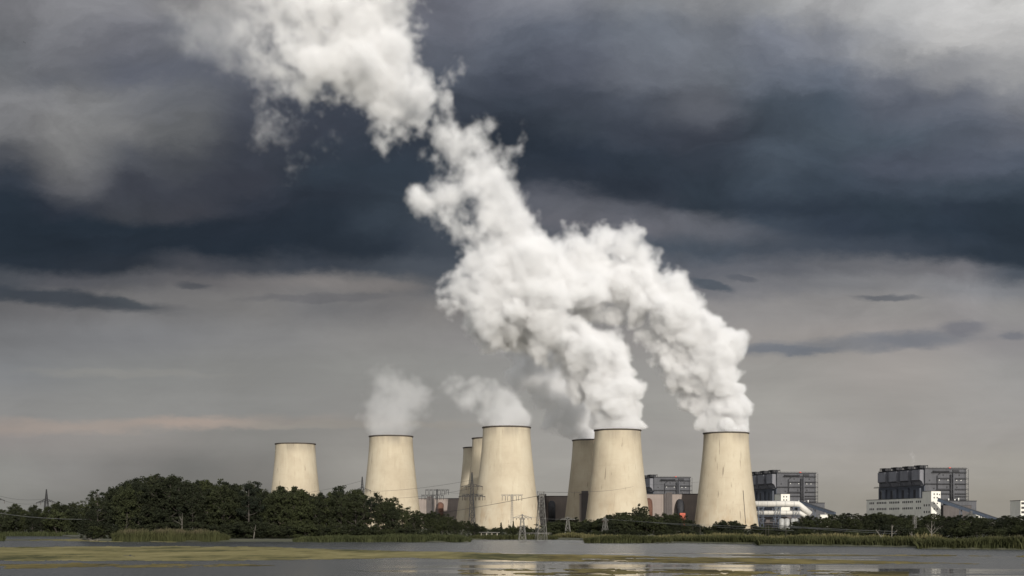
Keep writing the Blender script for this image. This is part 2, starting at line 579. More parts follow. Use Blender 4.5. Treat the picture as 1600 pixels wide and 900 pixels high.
def steam_material(dens, aniso=0.25, colr=(0.985, 0.985, 0.985, 1)):
    m = bpy.data.materials.new('white_steam')
    m.use_nodes = True
    nt = NT(m.node_tree)
    nt.n.remove(nt.n['Principled BSDF'])
    out = nt.n['Material Output']
    at_ = nt.add('ShaderNodeAttribute', attribute_name='density')
    pv = nt.add('ShaderNodeVolumeScatter')
    pv.inputs['Color'].default_value = colr
    pv.inputs['Anisotropy'].default_value = aniso
    nt.l.new(nt.math('MULTIPLY', at_.outputs['Fac'], dens), pv.inputs['Density'])
    nt.l.new(pv.outputs[0], out.inputs['Volume'])
    return m


def film_material():
    m = bpy.data.materials.new('thin_steam_edge')
    m.use_nodes = True
    nt = NT(m.node_tree)
    nt.n.remove(nt.n['Principled BSDF'])
    out = nt.n['Material Output']
    tr = nt.add('ShaderNodeBsdfTransparent')
    di = nt.add('ShaderNodeBsdfDiffuse')
    di.inputs['Color'].default_value = (0.9, 0.9, 0.9, 1)
    mx = nt.add('ShaderNodeMixShader')
    mx.inputs[0].default_value = 0.004
    nt.l.new(tr.outputs[0], mx.inputs[1])
    nt.l.new(di.outputs[0], mx.inputs[2])
    nt.l.new(mx.outputs[0], out.inputs['Surface'])
    return m


M_FILM = film_material()


def build_plume(name, Y0, blobs, h, dens, label, seed, group=None, warp=(10, 3), erode=(4.0, 2.0), soft=(4.0, 12.0), thin=0.4, grow=2.0, veil=None, rscale=1.0, spread=4.0,
                children=True, depth=1.0, zref=113.0, hull=0.12, aniso=0.05, colr=(0.985, 0.985, 0.986, 1), base=None):
    """blobs: (px, py, radius px, dy metres, weight).  warp/erode: amplitude (m) low, growing high."""
    rs = np.random.default_rng(seed)
    k = mpp(Y0)
    B = []
    for b in blobs:
        px, py, rp = b[:3]
        dy = b[3] if len(b) > 3 else 0.0
        wt = b[4] if len(b) > 4 else 1.0
        p = at(px, py, Y0)
        B.append((p.x, Y0 + dy, p.z, rp * k * rscale, wt, 0))
    allb = list(B)
    if children:
        for (x, y, z, r, wt, _) in B:
            up = min(1.0, max(0.0, (z - zref - 150) / 160.0))
            for j in range(16 - int(12 * up)):
                d = rs.standard_normal(3); d /= np.linalg.norm(d)
                r1 = r * rs.uniform(0.32, 0.50)
                q = np.array((x, y, z)) + d * (r * rs.uniform(0.70, 0.92)) * np.array((1, depth, 1))
                allb.append((q[0], q[1], q[2], r1, wt, 1))
                for jj in range(8 - int(7 * up)):
                    d2 = rs.standard_normal(3); d2 /= np.linalg.norm(d2)
                    if d2 @ d < -0.2:
                        continue
                    r2 = r1 * rs.uniform(0.30, 0.50)
                    q2 = q + d2 * (r1 * rs.uniform(0.75, 0.98))
                    allb.append((q2[0], q2[1], q2[2], r2, wt, 2))
    A = np.array(allb, np.float32)
    pad = 14.0 + warp[1]
    lo = (A[:, :3] - A[:, 3:4]).min(0) - pad
    hi = (A[:, :3] + A[:, 3:4]).max(0) + pad
    lo[2] = max(lo[2], zref - 6)
    shape = tuple(int(math.ceil(v)) for v in (hi - lo) / h)
    nx, ny, nz = shape
    ax = [lo[i] + h * np.arange(shape[i], dtype=np.float32) for i in range(3)]
    # turbulence grows with height above the tower mouth
    tz = np.clip((ax[2] - zref) / 260.0, 0, 1)[None, None, :]
    ampw = (warp[0] + (warp[1] - warp[0]) * tz).astype(np.float32)
    W = [fbm(shape, h, 32.0, 6, 0.62, rs) * ampw for _ in range(3)]
    P = [ax[0][:, None, None] + W[0], ax[1][None, :, None] + W[1], ax[2][None, None, :] + W[2]]
    D = np.full(shape, -50.0, np.float32)
    wm = float(max(abs(w).max() for w in W))
    wm = min(wm, 3.2 * max(warp))
    for (x, y, z, r, wt, lv) in A:
        c = (x, y, z)
        i0 = [max(0, int((c[i] - r - wm - lo[i]) / h)) for i in range(3)]
        i1 = [min(shape[i], int((c[i] + r + wm - lo[i]) / h) + 2) for i in range(3)]
        if any(a >= b for a, b in zip(i0, i1)):
            continue
        s = tuple(slice(a, b) for a, b in zip(i0, i1))
        d = r - np.sqrt((P[0][s] - x) ** 2 + ((P[1][s] - y) / 1.0) ** 2 + (P[2][s] - z) ** 2)
        np.maximum(D[s], d * wt, out=D[s])
    del P, W
    er = fbm(shape, h, 22.0, 5, 0.70, rs) * (1 - tz) * erode[0] + fbm(shape, h, 36.0, 6, 0.74, rs) * tz * erode[1]
    D += grow - er
    del er
    sf = (soft[0] + (soft[1] - soft[0]) * tz).astype(np.float32)
    dn = np.clip(D / sf, 0, 1)
    dn = dn * dn * (3 - 2 * dn)
    dn *= (1.0 + (thin - 1.0) * tz)
    if veil is not None:
        PX = 800 + ax[0] / k
        PY = HOR - (ax[2] - EYE) / k
        dn *= veil(PX[:, None], PY[None, :]).astype(np.float32)[:, None, :]
    if base is not None:                     # close in on the tower mouth
        bx, by, br = base
        rr = np.sqrt((ax[0][:, None, None] - bx) ** 2 + (ax[1][None, :, None] - by) ** 2)
        lim = br + np.clip(ax[2] - zref - 1.0, 0, None)[None, None, :] * spread
        dn *= np.clip((lim - rr) / (1.5 + 0.5 * np.clip(ax[2] - zref, 0, 30))[None, None, :], 0, 1)
    dn[:, :, 0] = 0
    dn[0], dn[-1], dn[:, 0], dn[:, -1], dn[:, :, -1] = 0, 0, 0, 0, 0
    # ---- hand the field to a volume grid: a data-only lattice of points carries it
    o_me = bpy.data.meshes.new('steam_lattice')
    o_me.vertices.add(nx * ny * nz)
    a = o_me.attributes.new('dens', 'FLOAT', 'POINT')
    a.data.foreach_set('value', np.ascontiguousarray(dn).ravel())
    o_me.update()
    src = bpy.data.objects.new('steam_lattice', o_me)      # never linked to the scene
    vm = steam_material(dens, aniso, colr)
    vol = bpy.data.volumes.new('vapour')
    vol.materials.append(vm)
    o = bpy.data.objects.new('vapour', vol)
    col.objects.link(o)
    ng = bpy.data.node_groups.new('steam_grid', 'GeometryNodeTree')
    ng.interface.new_socket('Geometry', in_out='INPUT', socket_type='NodeSocketGeometry')
    ng.interface.new_socket('Geometry', in_out='OUTPUT', socket_type='NodeSocketGeometry')
    N, L = ng.nodes, ng.links
    gi, go = N.new('GeometryNodeObjectInfo'), N.new('NodeGroupOutput')
    gi.inputs['Object'].default_value = src
    vc = N.new('GeometryNodeVolumeCube')
    vc.inputs['Min'].default_value = tuple(lo)
    vc.inputs['Max'].default_value = tuple(lo + h * (np.array(shape) - 1))
    for nm, n_ in zip('XYZ', shape):
        vc.inputs['Resolution ' + nm].default_value = n_
    pos = N.new('GeometryNodeInputPosition')
    sub = N.new('ShaderNodeVectorMath'); sub.operation = 'SUBTRACT'
    L.new(pos.outputs[0], sub.inputs[0]); sub.inputs[1].default_value = tuple(lo - h * 0.5)
    scl = N.new('ShaderNodeVectorMath'); scl.operation = 'SCALE'; scl.inputs['Scale'].default_value = 1.0 / h
    L.new(sub.outputs[0], scl.inputs[0])
    fl = N.new('ShaderNodeVectorMath'); fl.operation = 'FLOOR'
    L.new(scl.outputs[0], fl.inputs[0])
    sep = N.new('ShaderNodeSeparateXYZ'); L.new(fl.outputs[0], sep.inputs[0])

    def f2i(s, mx):
        n = N.new('FunctionNodeFloatToInt'); n.rounding_mode = 'ROUND'
        L.new(s, n.inputs[0])
        return n.outputs[0]

    def imath(op, a_, b_):
        n = N.new('FunctionNodeIntegerMath'); n.operation = op
        for sck, v_ in zip(n.inputs, (a_, b_)):
            if isinstance(v_, int):
                sck.default_value = v_
            else:
                L.new(v_, sck)
        return n.outputs[0]
    ix, iy, iz = (f2i(s, m_) for s, m_ in zip(sep.outputs, shape))
    idx = imath('ADD', imath('MULTIPLY', imath('ADD', imath('MULTIPLY', ix, ny), iy), nz), iz)
    na = N.new('GeometryNodeInputNamedAttribute'); na.data_type = 'FLOAT'
    na.inputs[0].default_value = 'dens'
    si = N.new('GeometryNodeSampleIndex'); si.data_type = 'FLOAT'; si.domain = 'POINT'; si.clamp = True
    L.new(gi.outputs['Geometry'], si.inputs['Geometry'])
    L.new(na.outputs[0], si.inputs['Value'])
    L.new(idx, si.inputs['Index'])
    L.new(si.outputs[0], vc.inputs['Density'])
    sm = N.new('GeometryNodeSetMaterial'); sm.inputs['Material'].default_value = vm
    L.new(vc.outputs[0], sm.inputs[0])
    L.new(sm.outputs[0], go.inputs[0])
    md = o.modifiers.new('steam', 'NODES')
    md.node_group = ng
    hv, hf = surface_nets(dn[::2, ::2, ::2], hull, lo, h * 2)
    root = mesh_obj(name, hv, hf, M_FILM, None, True)
    o.parent = root
    tag(root, label, 'steam', group)
    print(name, shape, nx * ny * nz / 1e6, 'M voxels', len(A), 'puffs', len(hf), 'hull faces')
    return root


def surface_nets(D, level, lo, h):
    """quads round the cells of the field that reach the level, with vertices averaged onto it"""
    S = D > level
    nx, ny, nz = S.shape
    quads = []
    idx = np.arange((nx + 1) * (ny + 1) * (nz + 1)).reshape(nx + 1, ny + 1, nz + 1)
    for ax in range(3):
        A0 = np.moveaxis(S, ax, 0)
        I = np.moveaxis(idx, ax, 0)
        for sgn in (1, -1):
            a, b = (A0[:-1], A0[1:]) if sgn == 1 else (A0[1:], A0[:-1])
            i, j, k = np.nonzero(a & ~b)
            i = i + 1
            q = np.stack([I[i, j, k], I[i, j + 1, k], I[i, j + 1, k + 1], I[i, j, k + 1]], 1)
            flip = (sgn == -1) ^ (ax == 1)
            quads.append(q[:, ::-1] if flip else q)
    q = np.concatenate(quads)
    used, inv = np.unique(q, return_inverse=True)
    q = inv.reshape(-1, 4)
    ii = np.stack(np.unravel_index(used, idx.shape), 1).astype(np.float64)
    V = ii * h + np.array(lo) - h * 0.5
    for _ in range(3):                       # relax the steps
        acc = np.zeros_like(V); cnt = np.zeros(len(V))
        for a, b in ((0, 1), (1, 2), (2, 3), (3, 0)):
            np.add.at(acc, q[:, a], V[q[:, b]]); np.add.at(cnt, q[:, a], 1)
        V = 0.35 * V + 0.65 * acc / cnt[:, None]
    return V.tolist(), q.tolist()


# thick plume of the front right-centre tower, carrying on to the top of the photograph
BIG = [
 (965, 668, 33, 0), (966, 642, 33, 0), (962, 615, 34, -4), (955, 585, 34, 0), (945, 558, 37, 4), (930, 542, 38, -8), (905, 555, 32, 10),
 (905, 590, 28, 16), (885, 522, 42, 0), (862, 502, 44, -10), (850, 530, 34, 12), (838, 482, 42, 0), (828, 520, 30, 20),
 (800, 490, 44, 8), (770, 470, 48, 0), (735, 455, 42, 10), (820, 440, 50, 0), (865, 440, 48, 12), (900, 440, 40, 10),
 (780, 420, 54, -6), (740, 405, 42, 8), (722, 430, 32, 0), (835, 395, 46, 0), (870, 400, 34, 6), (790, 370, 50, 4), (750, 350, 46, 0),
 (805, 330, 38, 0), (715, 370, 24, 10), (690, 340, 28, 4), (682, 312, 28, 0), (720, 305, 40, 0), (770, 300, 44, 0), (742, 262, 32, 0), (805, 290, 24, 6),
 (735, 240, 22, 0, 0.8), (792, 230, 15, 0, 0.5), (775, 250, 16, 5, 0.6), (670, 355, 14, 0, .6),
 # gap, then the great upper cloud
 (695, 195, 36, 0), (712, 175, 28, 4), (660, 170, 40, 0), (692, 132, 28, 0), (640, 140, 40, -6), (600, 170, 36, 0), (588, 215, 28, 0), (575, 195, 26, 0), (640, 205, 20, 5, 0.7), (690, 225, 20, 5, .7), (715, 215, 24, 0), (735, 225, 22, 0), (720, 250, 18, 4, .8), (755, 225, 12, 0, .6),
 (580, 130, 46, 0), (545, 100, 52, -8), (605, 80, 50, 0), (640, 60, 26, 4), (555, 50, 56, 0), (605, 20, 52, 0), (505, 90, 38, -4), (495, 60, 36, 6),
 (525, 10, 56, 0), (460, 30, 46, 0), (440, 0, 50, 6), (410, 40, 36, 0, 0.9), (395, 10, 40, 0), (350, 15, 44, 8), (315, 30, 40, 0), (360, 60, 44, 6), (410, 90, 40, 0), (300, 70, 34, 0), (350, 110, 30, 0),
 (470, 130, 26, 6, 0.8), (520, 150, 26, 0, 0.8), (440, 100, 32, 12, 0.8), (430, 140, 22, 0, .7),
 (580, -40, 60, 0), (500, -50, 60, 0), (420, -50, 56, 0), (340, -40, 50, 0, 0.8),
 (468, 224, 10, 0, 0.55), (490, 222, 10, 0, 0.5), (448, 228, 8, 0, 0.5), (508, 229, 8, 0, 0.5), (432, 200, 6, 0, .5),
]
RIGHT = [
 (1133, 668, 31, 0), (1134, 642, 31, 0), (1132, 615, 31, 4), (1125, 590, 32, -8), (1100, 580, 36, 0), (1110, 555, 42, -4), (1132, 548, 28, 0), (1075, 560, 36, 8),
 (1060, 590, 22, 12), (1080, 620, 22, 16, 0.9), (1100, 632, 20, 10, 0.9), (1042, 548, 32, 14), (1085, 510, 40, 0), (1050, 500, 40, 0), (1020, 520, 26, 12), (1070, 474, 32, 0), (1040, 460, 38, 0),
 (1000, 470, 40, 0), (1050, 452, 28, 4), (1010, 430, 38, 0), (970, 440, 42, 0), (960, 480, 26, 14), (930, 430, 44, 0), (895, 420, 42, 6), (865, 425, 40, 10), (840, 410, 36, 10), (980, 398, 24, 0, 0.8), (1002, 412, 18, 0, 0.7), (940, 398, 28, 0, 0.8),
 (920, 470, 32, 16, 0.9), (890, 465, 34, 16),
]
BACK = [
 (925, 690, 20, 0), (921, 673, 20, 0), (913, 656, 22, 4), (900, 640, 24, 0), (886, 622, 26, 0), (868, 606, 28, 0), (852, 588, 28, 4), (838, 572, 28, 0), (858, 560, 26, 0),
 (826, 556, 24, 0), (842, 542, 24, 0), (884, 666, 13, 0, 0.7), (866, 652, 13, 0, 0.6), (845, 628, 15, 0, .7), (815, 598, 15, 0, 0.7), (810, 540, 18, 0, .7),
]
FIRST = [(611, 678, 34, 0), (612, 655, 34, 0, 0.9), (598, 645, 26, 0, 0.8), (632, 635, 24, 0, 0.8), (628, 610, 24, 0, 0.8), (615, 598, 16, 0, 0.8), (645, 610, 14, 0, 0.6), (588, 660, 22, 0, 0.6)]
SECOND = [(791, 670, 35, 0), (796, 650, 32, 0), (782, 634, 28, 0), (763, 622, 26, 0, 0.9), (806, 645, 20, 0), (748, 606, 20, 0, 0.9), (730, 598, 17, 0, 0.8), (716, 588, 14, 0, 0.8), (718, 606, 12, 0, 0.6), (765, 650, 22, 0, 0.6), (735, 622, 16, 0, .6)]
SMOKE_A = [(1209, 731, 3.5, 0), (1206, 727, 3.5, 0), (1202, 723, 3.2, 0), (1198, 719, 3, 0), (1194, 716, 3, 0)]
SMOKE_B = [(1426, 727, 2.6, 0), (1426, 721, 2.8, 0), (1425, 715, 2.8, 0), (1421, 711, 2.4, 0)]


def big_veil(px, py):
    t = np.clip((px - 340) / 150.0, 0, 1)
    t = t * t * (3 - 2 * t)
    left = 0.07 + 0.93 * t                      # thin drifting veil at the far end of the cloud
    wisp = np.where((px < 540) & (py > 185) & (py < 300), 0.30, 1.0)
    wisp = np.where((px < 620) & (py >= 300), 0.2, wisp)
    return np.minimum(left, wisp) + 0 * py


STEAM_GROUP = 'steam plumes over the cooling towers'
VOX = 1.3
def mouth(i):
    t = TW[i]
    return (t.location.x, t.location.y, 25.0)
build_plume('steam_plume', 1631, BIG, VOX, 0.20, 'huge white steam plume reaching the top of the sky from the heavily steaming tower', 11, STEAM_GROUP, warp=(2.5, 12), erode=(1.8, 8.0), soft=(2.6, 28.0), thin=0.38, grow=4.0, rscale=0.96, veil=big_veil, base=mouth(6))
build_plume('steam_plume', 1682, RIGHT, VOX, 0.20, 'billowing steam plume of the tower beside the white pipes, leaning into the huge plume', 12, STEAM_GROUP, warp=(2.5, 8), erode=(1.8, 6.5), soft=(2.6, 18.0), thin=0.45, grow=3.0, rscale=0.88, base=mouth(7))
build_plume('steam_plume', 1821, BACK, 1.7, 0.085, 'greyish steam rising from the shadowed tower behind the heavily steaming one', 13, STEAM_GROUP, warp=(4, 10), erode=(3.6, 8.0), soft=(4, 12.0), thin=0.5, grow=3.0, spread=4.0, base=mouth(5))
build_plume('steam_plume', 1742, FIRST, 1.7, 0.012, 'thin veil of steam over the tower beside the copse', 14, STEAM_GROUP, warp=(5, 16), erode=(8, 16.0), soft=(14, 22.0), grow=8.0, spread=1.5, children=False, base=mouth(1))
build_plume('steam_plume', 1583, SECOND, 1.7, 0.030, 'wedge of thin steam blown back from the largest sunlit tower', 15, STEAM_GROUP, warp=(4, 16), erode=(4.5, 15.0), soft=(7, 14.0), grow=3.5, spread=1.6, children=False, base=mouth(4))
build_plume('smoke_wisp', 2230, SMOKE_A, 1.2, 0.03, 'faint grey smoke wisp above the boiler house behind the white pipes', 16, None, warp=(2, 2), erode=(2.2, 2.2), soft=(4, 4), grow=1.0, children=False, zref=88.0, colr=(.55, .55, .55, 1))
build_plume('smoke_wisp', 2150, SMOKE_B, 1.2, 0.035, 'faint grey smoke wisp above the fan boxes of the big boiler house', 17, None, warp=(2, 2), erode=(2.2, 2.2), soft=(4, 4), grow=1.0, children=False, zref=94.0, colr=(.5, .5, .5, 1))
# ------------------------------------------------------------------ ground, pond, algae, reeds
SHORE = [(-900, 838), (-300, 838), (0, 837.6), (100, 837.6), (118, 838.2), (127, 841), (136, 845), (175, 846), (357, 846.3), (460, 846.3), (735, 847.2),
         (738, 843.4), (800, 843.0), (870, 843.2), (911, 844.2), (916, 847.6), (1045, 848.6), (1052, 848), (1178, 850), (1184, 852), (1300, 853), (1430, 855), (1435, 857.4), (1600, 859), (1900, 862), (2500, 870)]


def shore_y(px):
    xs, ys = zip(*SHORE)
    return float(np.interp(px, xs, ys))


def shore_pt(px):
    Y = EYE * F / (shore_y(px) - HOR)
    return Vector(((px - 800) * Y / F, Y, 0))


def build_ground():
    C = Vector((0, 60, 0))
    ang = []
    px = -900.0
    while px <= 2500:
        p = shore_pt(px)
        r = p - C
        ang.append((math.atan2(r.x, r.y), r.length + 0.8 * math.sin(px * 0.21) * math.sin(px * 0.083 + 1)))
        px += 6
    ang.sort()
    a1, r1 = ang[-1]
    a0, r0 = ang[0]
    rear = []
    for t in np.linspace(0, 1, 60)[1:-1]:
        a = a1 + (2 * math.pi + a0 - a1) * t
        r = 45 + (r1 * (1 - t) ** 6 - 45 * (1 - t) ** 6) + (r0 - 45) * t ** 6
        rear.append((a, max(44, r)))
    allp = ang + rear
    n = len(allp)
    v, f, wv = [], [], []
    rings = [(lambda r: r * 0.9, -1.2), (lambda r: r, -0.05), (lambda r: r + 2.0, 0.28), (lambda r: r + 14, 0.5), (lambda r: max(r + 30, 900), 0.5), (lambda r: max(r + 60, 2600), 0.5), (lambda r: 9000, 0.5), (lambda r: 90000, 0.5)]
    for k, (fn, z) in enumerate(rings):
        for (a, r) in allp:
            rr = fn(r)
            zz = z
            if math.cos(a) < -0.2 and k >= 3:
                zz = 2.2
            v.append((C.x + rr * math.sin(a), C.y + rr * math.cos(a), zz))
    for k in range(len(rings) - 1):
        for i in range(n):
            j = (i + 1) % n
            f.append((k * n + i, k * n + j, (k + 1) * n + j, (k + 1) * n + i))
    m, nt, bs = new_mat('meadow_ground')
    p = nt.coord('Object')
    c = nt.ramp(nt.noise(p, 0.06, 6, 0.7), [(0.3, (0.020, 0.023, 0.010, 1)), (0.55, (0.040, 0.041, 0.018, 1)), (0.75, (0.075, 0.068, 0.032, 1))])
    nt.put(bs.inputs['Base Color'], c)
    bs.inputs['Roughness'].default_value = 0.95
    g_ = mesh_obj('ground', v, f, m)
    tag(g_, 'flat meadow ground reaching from the pond to the horizon', 'ground', kind='structure')
    # pond surface
    wv = [(C.x, C.y, 0.0)] + [(C.x + (r + 1.2) * math.sin(a), C.y + (r + 1.2) * math.cos(a), 0.0) for (a, r) in allp]
    wf = [(0, 1 + (i + 1) % n, 1 + i) for i in range(n)]
    m, nt, bs = new_mat('pond_water')
    p = nt.coord('Object')
    # calm lanes (long and thin across the pond) between wind-ruffled water
    lanes = nt.noise(nt.mapping(p, (0.010, 0.075, 1)), 1.0, 5, 0.55, 0.4)
    sep = nt.add('ShaderNodeSeparateXYZ'); nt.l.new(p, sep.inputs[0])
    lee = nt.math('MULTIPLY', nt.maprange(sep.outputs[1], 250, 110, 0.0, 0.22), nt.math('MULTIPLY', nt.maprange(sep.outputs[0], -22, 4), nt.maprange(sep.outputs[0], 62, 30)))
    calm = nt.maprange(nt.math('ADD', lanes, lee), 0.60, 0.70)
    h1 = nt.noise(nt.mapping(p, (1.0, 1.6, 1)), 1.3, 3, 0.6)
    h2 = nt.noise(nt.mapping(p, (1.0, 1.3, 1)), 0.25, 2, 0.5)
    hh = nt.math('ADD', nt.math('MULTIPLY', h1, 0.55), h2)
    bp = nt.add('ShaderNodeBump')
    bp.inputs['Distance'].default_value = 0.22
    nt.put(bp.inputs['Strength'], nt.maprange(calm, 0, 1, 1.0, 0.035, 'LINEAR'))
    nt.l.new(hh, bp.inputs['Height'])
    nt.l.new(bp.outputs[0], bs.inputs['Normal'])
    nt.put(bs.inputs['Base Color'], (0.030, 0.032, 0.030, 1))
    nt.put(bs.inputs['Roughness'], nt.maprange(calm, 0, 1, 0.22, 0.04, 'LINEAR'))
    bs.inputs['IOR'].default_value = 1.33
    w_ = mesh_obj('water', wv, wf, m)
    tag(w_, 'grey wind ruffled pond with calm bright lanes', 'water', kind='structure')


build_ground()


def vnoise(x, y, seed=0):
    """cheap value noise for outlines"""
    def hsh(i, j):
        n = (i * 374761393 + j * 668265263 + seed * 974711) & 0xFFFFFFFF
        n = ((n ^ (n >> 13)) * 1274126177) & 0xFFFFFFFF
        return ((n ^ (n >> 16)) & 0xFFFF) / 65535.0
    i, j = math.floor(x), math.floor(y)
    a, b = x - i, y - j
    a, b = a * a * (3 - 2 * a), b * b * (3 - 2 * b)
    return (hsh(i, j) * (1 - a) + hsh(i + 1, j) * a) * (1 - b) + (hsh(i, j + 1) * (1 - a) + hsh(i + 1, j + 1) * a) * b


def fnoise(x, y, seed=0, o=4):
    s, a, t = 0, 1, 0
    for k in range(o):
        s += a * vnoise(x, y, seed + k)
        t += a
        a *= 0.55
        x, y = x * 2.03, y * 2.03
    return s / t


def algae_mat(name, lo, mid, hi):
    m, nt, bs = new_mat(name)
    p = nt.coord('Object')
    n1 = nt.noise(nt.mapping(p, (0.06, 0.030, 1)), 1.0, 6, 0.70, 0.6)
    n2 = nt.noise(nt.mapping(p, (0.35, 0.09, 1)), 1.0, 5, 0.7)
    f = nt.math('ADD', nt.math('MULTIPLY', n1, 0.65), nt.math('MULTIPLY', n2, 0.35))
    nt.put(bs.inputs['Base Color'], nt.ramp(f, [(0.41, lo + (1,)), (0.485, mid + (1,)), (0.60, hi + (1,))]))
    bs.inputs['Roughness'].default_value = 0.9
    bs.inputs['Specular IOR Level'].default_value = 0.06
    bp = nt.add('ShaderNodeBump')
    bp.inputs['Distance'].default_value = 0.12
    nt.l.new(n2, bp.inputs['Height'])
    nt.l.new(bp.outputs[0], bs.inputs['Normal'])
    return m


ALGAE_A = algae_mat('yellow_green_algae', (0.050, 0.050, 0.022), (0.132, 0.117, 0.051), (0.205, 0.178, 0.084))
ALGAE_B = algae_mat('brown_algae', (0.040, 0.034, 0.015), (0.095, 0.078, 0.030), (0.18, 0.145, 0.056))


def algae(label, mat, top, bot, x0, x1, cover, seed, z, sx=60.0, sy=4.0):
    """a floating mat between two ragged edges; cover near 1 = closed, less = holes"""
    dx, dy = 3.0, 0.6
    y0 = min(y for _, y in top) - 2
    y1 = max(y for _, y in bot) + 2
    nx, ny = int((x1 - x0) / dx), int((y1 - y0) / dy)
    tx, ty = zip(*top)
    bx, by = zip(*bot)
    vid, v, f = {}, [], []

    def vert(i, j):
        k = (i, j)
        if k not in vid:
            px, py = x0 + i * dx, y0 + j * dy
            Y = EYE * F / (py - HOR)
            vid[k] = len(v)
            v.append(((px - 800) * Y / F, Y, z + 0.006 * math.sin(px * 0.7) * math.sin(py)))
        return vid[k]
    for i in range(nx):
        px = x0 + (i + .5) * dx
        yt, yb = np.interp(px, tx, ty), np.interp(px, bx, by)
        if yb - yt < 0.2:
            continue
        for j in range(ny):
            py = y0 + (j + .5) * dy
            e = min(py - yt, yb - py) / 2.5
            nz = fnoise(px / sx + fnoise(px / 19, py / 2, seed + 50, 2), py / sy, seed, 6) - 0.5
            if min(e, 0.55 * cover) + nz * 1.7 > 0.05 + 0.25 * (1 - cover):
                f.append((vert(i, j), vert(i, j + 1), vert(i + 1, j + 1), vert(i + 1, j)))
    o = mesh_obj('floating_algae', v, f, mat)
    tag(o, label, 'algae', kind='stuff')
    return o


algae('broad yellow green algae mat floating across the pond in front of the copse', ALGAE_A, [(-80, 855), (300, 853.5), (430, 855), (560, 859), (760, 864), (860, 866)], [(-80, 874), (60, 877), (350, 876), (520, 874), (640, 872), (760, 875), (860, 877)], -80, 860, 0.92, 3, 0.012)
algae('thin pale yellow algae line along the shore below the long reed clump', ALGAE_A, [(-40, 842.2), (130, 842.4), (200, 844.6), (360, 846.6), (460, 847)], [(-40, 845.2), (130, 845.6), (240, 847), (360, 848), (460, 848)], -40, 352, 0.9, 9, 0.012)
algae('patchy brownish algae streaks nearer than the broad algae mat', ALGAE_B, [(-60, 883), (130, 880), (330, 881), (440, 883)], [(-60, 889), (130, 888), (330, 886.5), (440, 884)], -60, 440, 0.55, 21, 0.012, 50, 2.5)
algae('olive algae band drifting on the water in front of the cooling towers', ALGAE_B, [(840, 866), (1000, 869), (1150, 871), (1400, 877), (1600, 882)], [(840, 878), (960, 878), (1080, 880), (1250, 882), (1400, 881), (1600, 884)], 840, 1600, 0.75, 33, 0.012, 70, 3.0)
algae('thin brown algae line floating below the reeds by the bare dead trees', ALGAE_B, [(1060, 866.4), (1365, 867), (1640, 869)], [(1060, 867.4), (1365, 868.4), (1640, 870.6)], 1060, 1640, 0.7, 41, 0.012, 80, 2.0)
algae('loose algae shreds among the bright reflections of the towers', ALGAE_B, [(715, 889), (900, 888), (1100, 890), (1420, 893)], [(715, 897), (900, 902), (1100, 903), (1420, 903)], 715, 1420, 0.42, 55, 0.012, 55, 3.0)


def reed_mat(name, lo, hi, tip):
    m, nt, bs = new_mat(name)
    p = nt.coord('Object')
    sep = nt.add('ShaderNodeSeparateXYZ'); nt.l.new(p, sep.inputs[0])
    c = nt.ramp(nt.noise(p, 0.35, 5, 0.7), [(0.3, lo), (0.7, hi)])
    tm = nt.math('MULTIPLY', nt.maprange(sep.outputs[2], 1.7, 3.0), nt.maprange(nt.noise(p, 0.18, 4, 0.6), 0.35, 0.65, 0.1, 0.9))
    nt.put(bs.inputs['Base Color'], nt.mix(tm, c, tip))
    bs.inputs['Roughness'].default_value = 0.85
    bs.inputs['Specular IOR Level'].default_value = 0.1
    return m


M_REED_OLIVE = reed_mat('reed_leaves_olive', (0.024, 0.028, 0.011, 1), (0.046, 0.047, 0.020, 1), (0.072, 0.060, 0.038, 1))
M_REED_GREEN = reed_mat('reed_leaves_green', (0.022, 0.027, 0.011, 1), (0.044, 0.048, 0.021, 1), (0.068, 0.064, 0.034, 1))
M_REED_TAN = reed_mat('reed_leaves_tan', (0.055, 0.054, 0.023, 1), (0.11, 0.098, 0.046, 1), (0.18, 0.15, 0.085, 1))


def reeds(label, px0, px1, yfun, depth, hfun, n, mat, seed, group=None):
    rg = random.Random(seed)
    v, f = [], []
    for i in range(n):
        px = rg.uniform(px0, px1)
        yb = yfun(px)
        Y = EYE * F / (yb - HOR) + depth * rg.random() ** 1.3
        k = Y / F
        x = (px - 800) * k
        e = min(px - px0, px1 - px) * k
        hh = hfun(px) * (0.72 + 0.28 * min(1, e / 2.5)) * rg.uniform(0.55, 1.06) * (0.66 + 0.66 * fnoise(x * 0.45, Y * 0.3, seed, 4)) * (1.15 if rg.random() < .03 else 1)
        w = rg.uniform(0.05, 0.11)
        a = rg.uniform(0, math.pi)
        c, s = math.cos(a) * w, math.sin(a) * w
        lx, ly = rg.gauss(0.14, 0.38), rg.gauss(0, 0.38)
        b = len(v)
        for (t, ww) in ((0, 1.0), (0.55, 1.2), (1, 0.35)):
            ox, oy = lx * t * t, ly * t * t
            z = -0.1 + hh * t
            v.append((x + ox - c * ww, Y + oy - s * ww, z))
            v.append((x + ox + c * ww, Y + oy + s * ww, z))
        f += [(b, b + 1, b + 3, b + 2), (b + 2, b + 3, b + 5, b + 4)]
    o = mesh_obj('reed_bed', v, f, mat)
    tag(o, label, 'reeds', group, 'stuff')
    return o


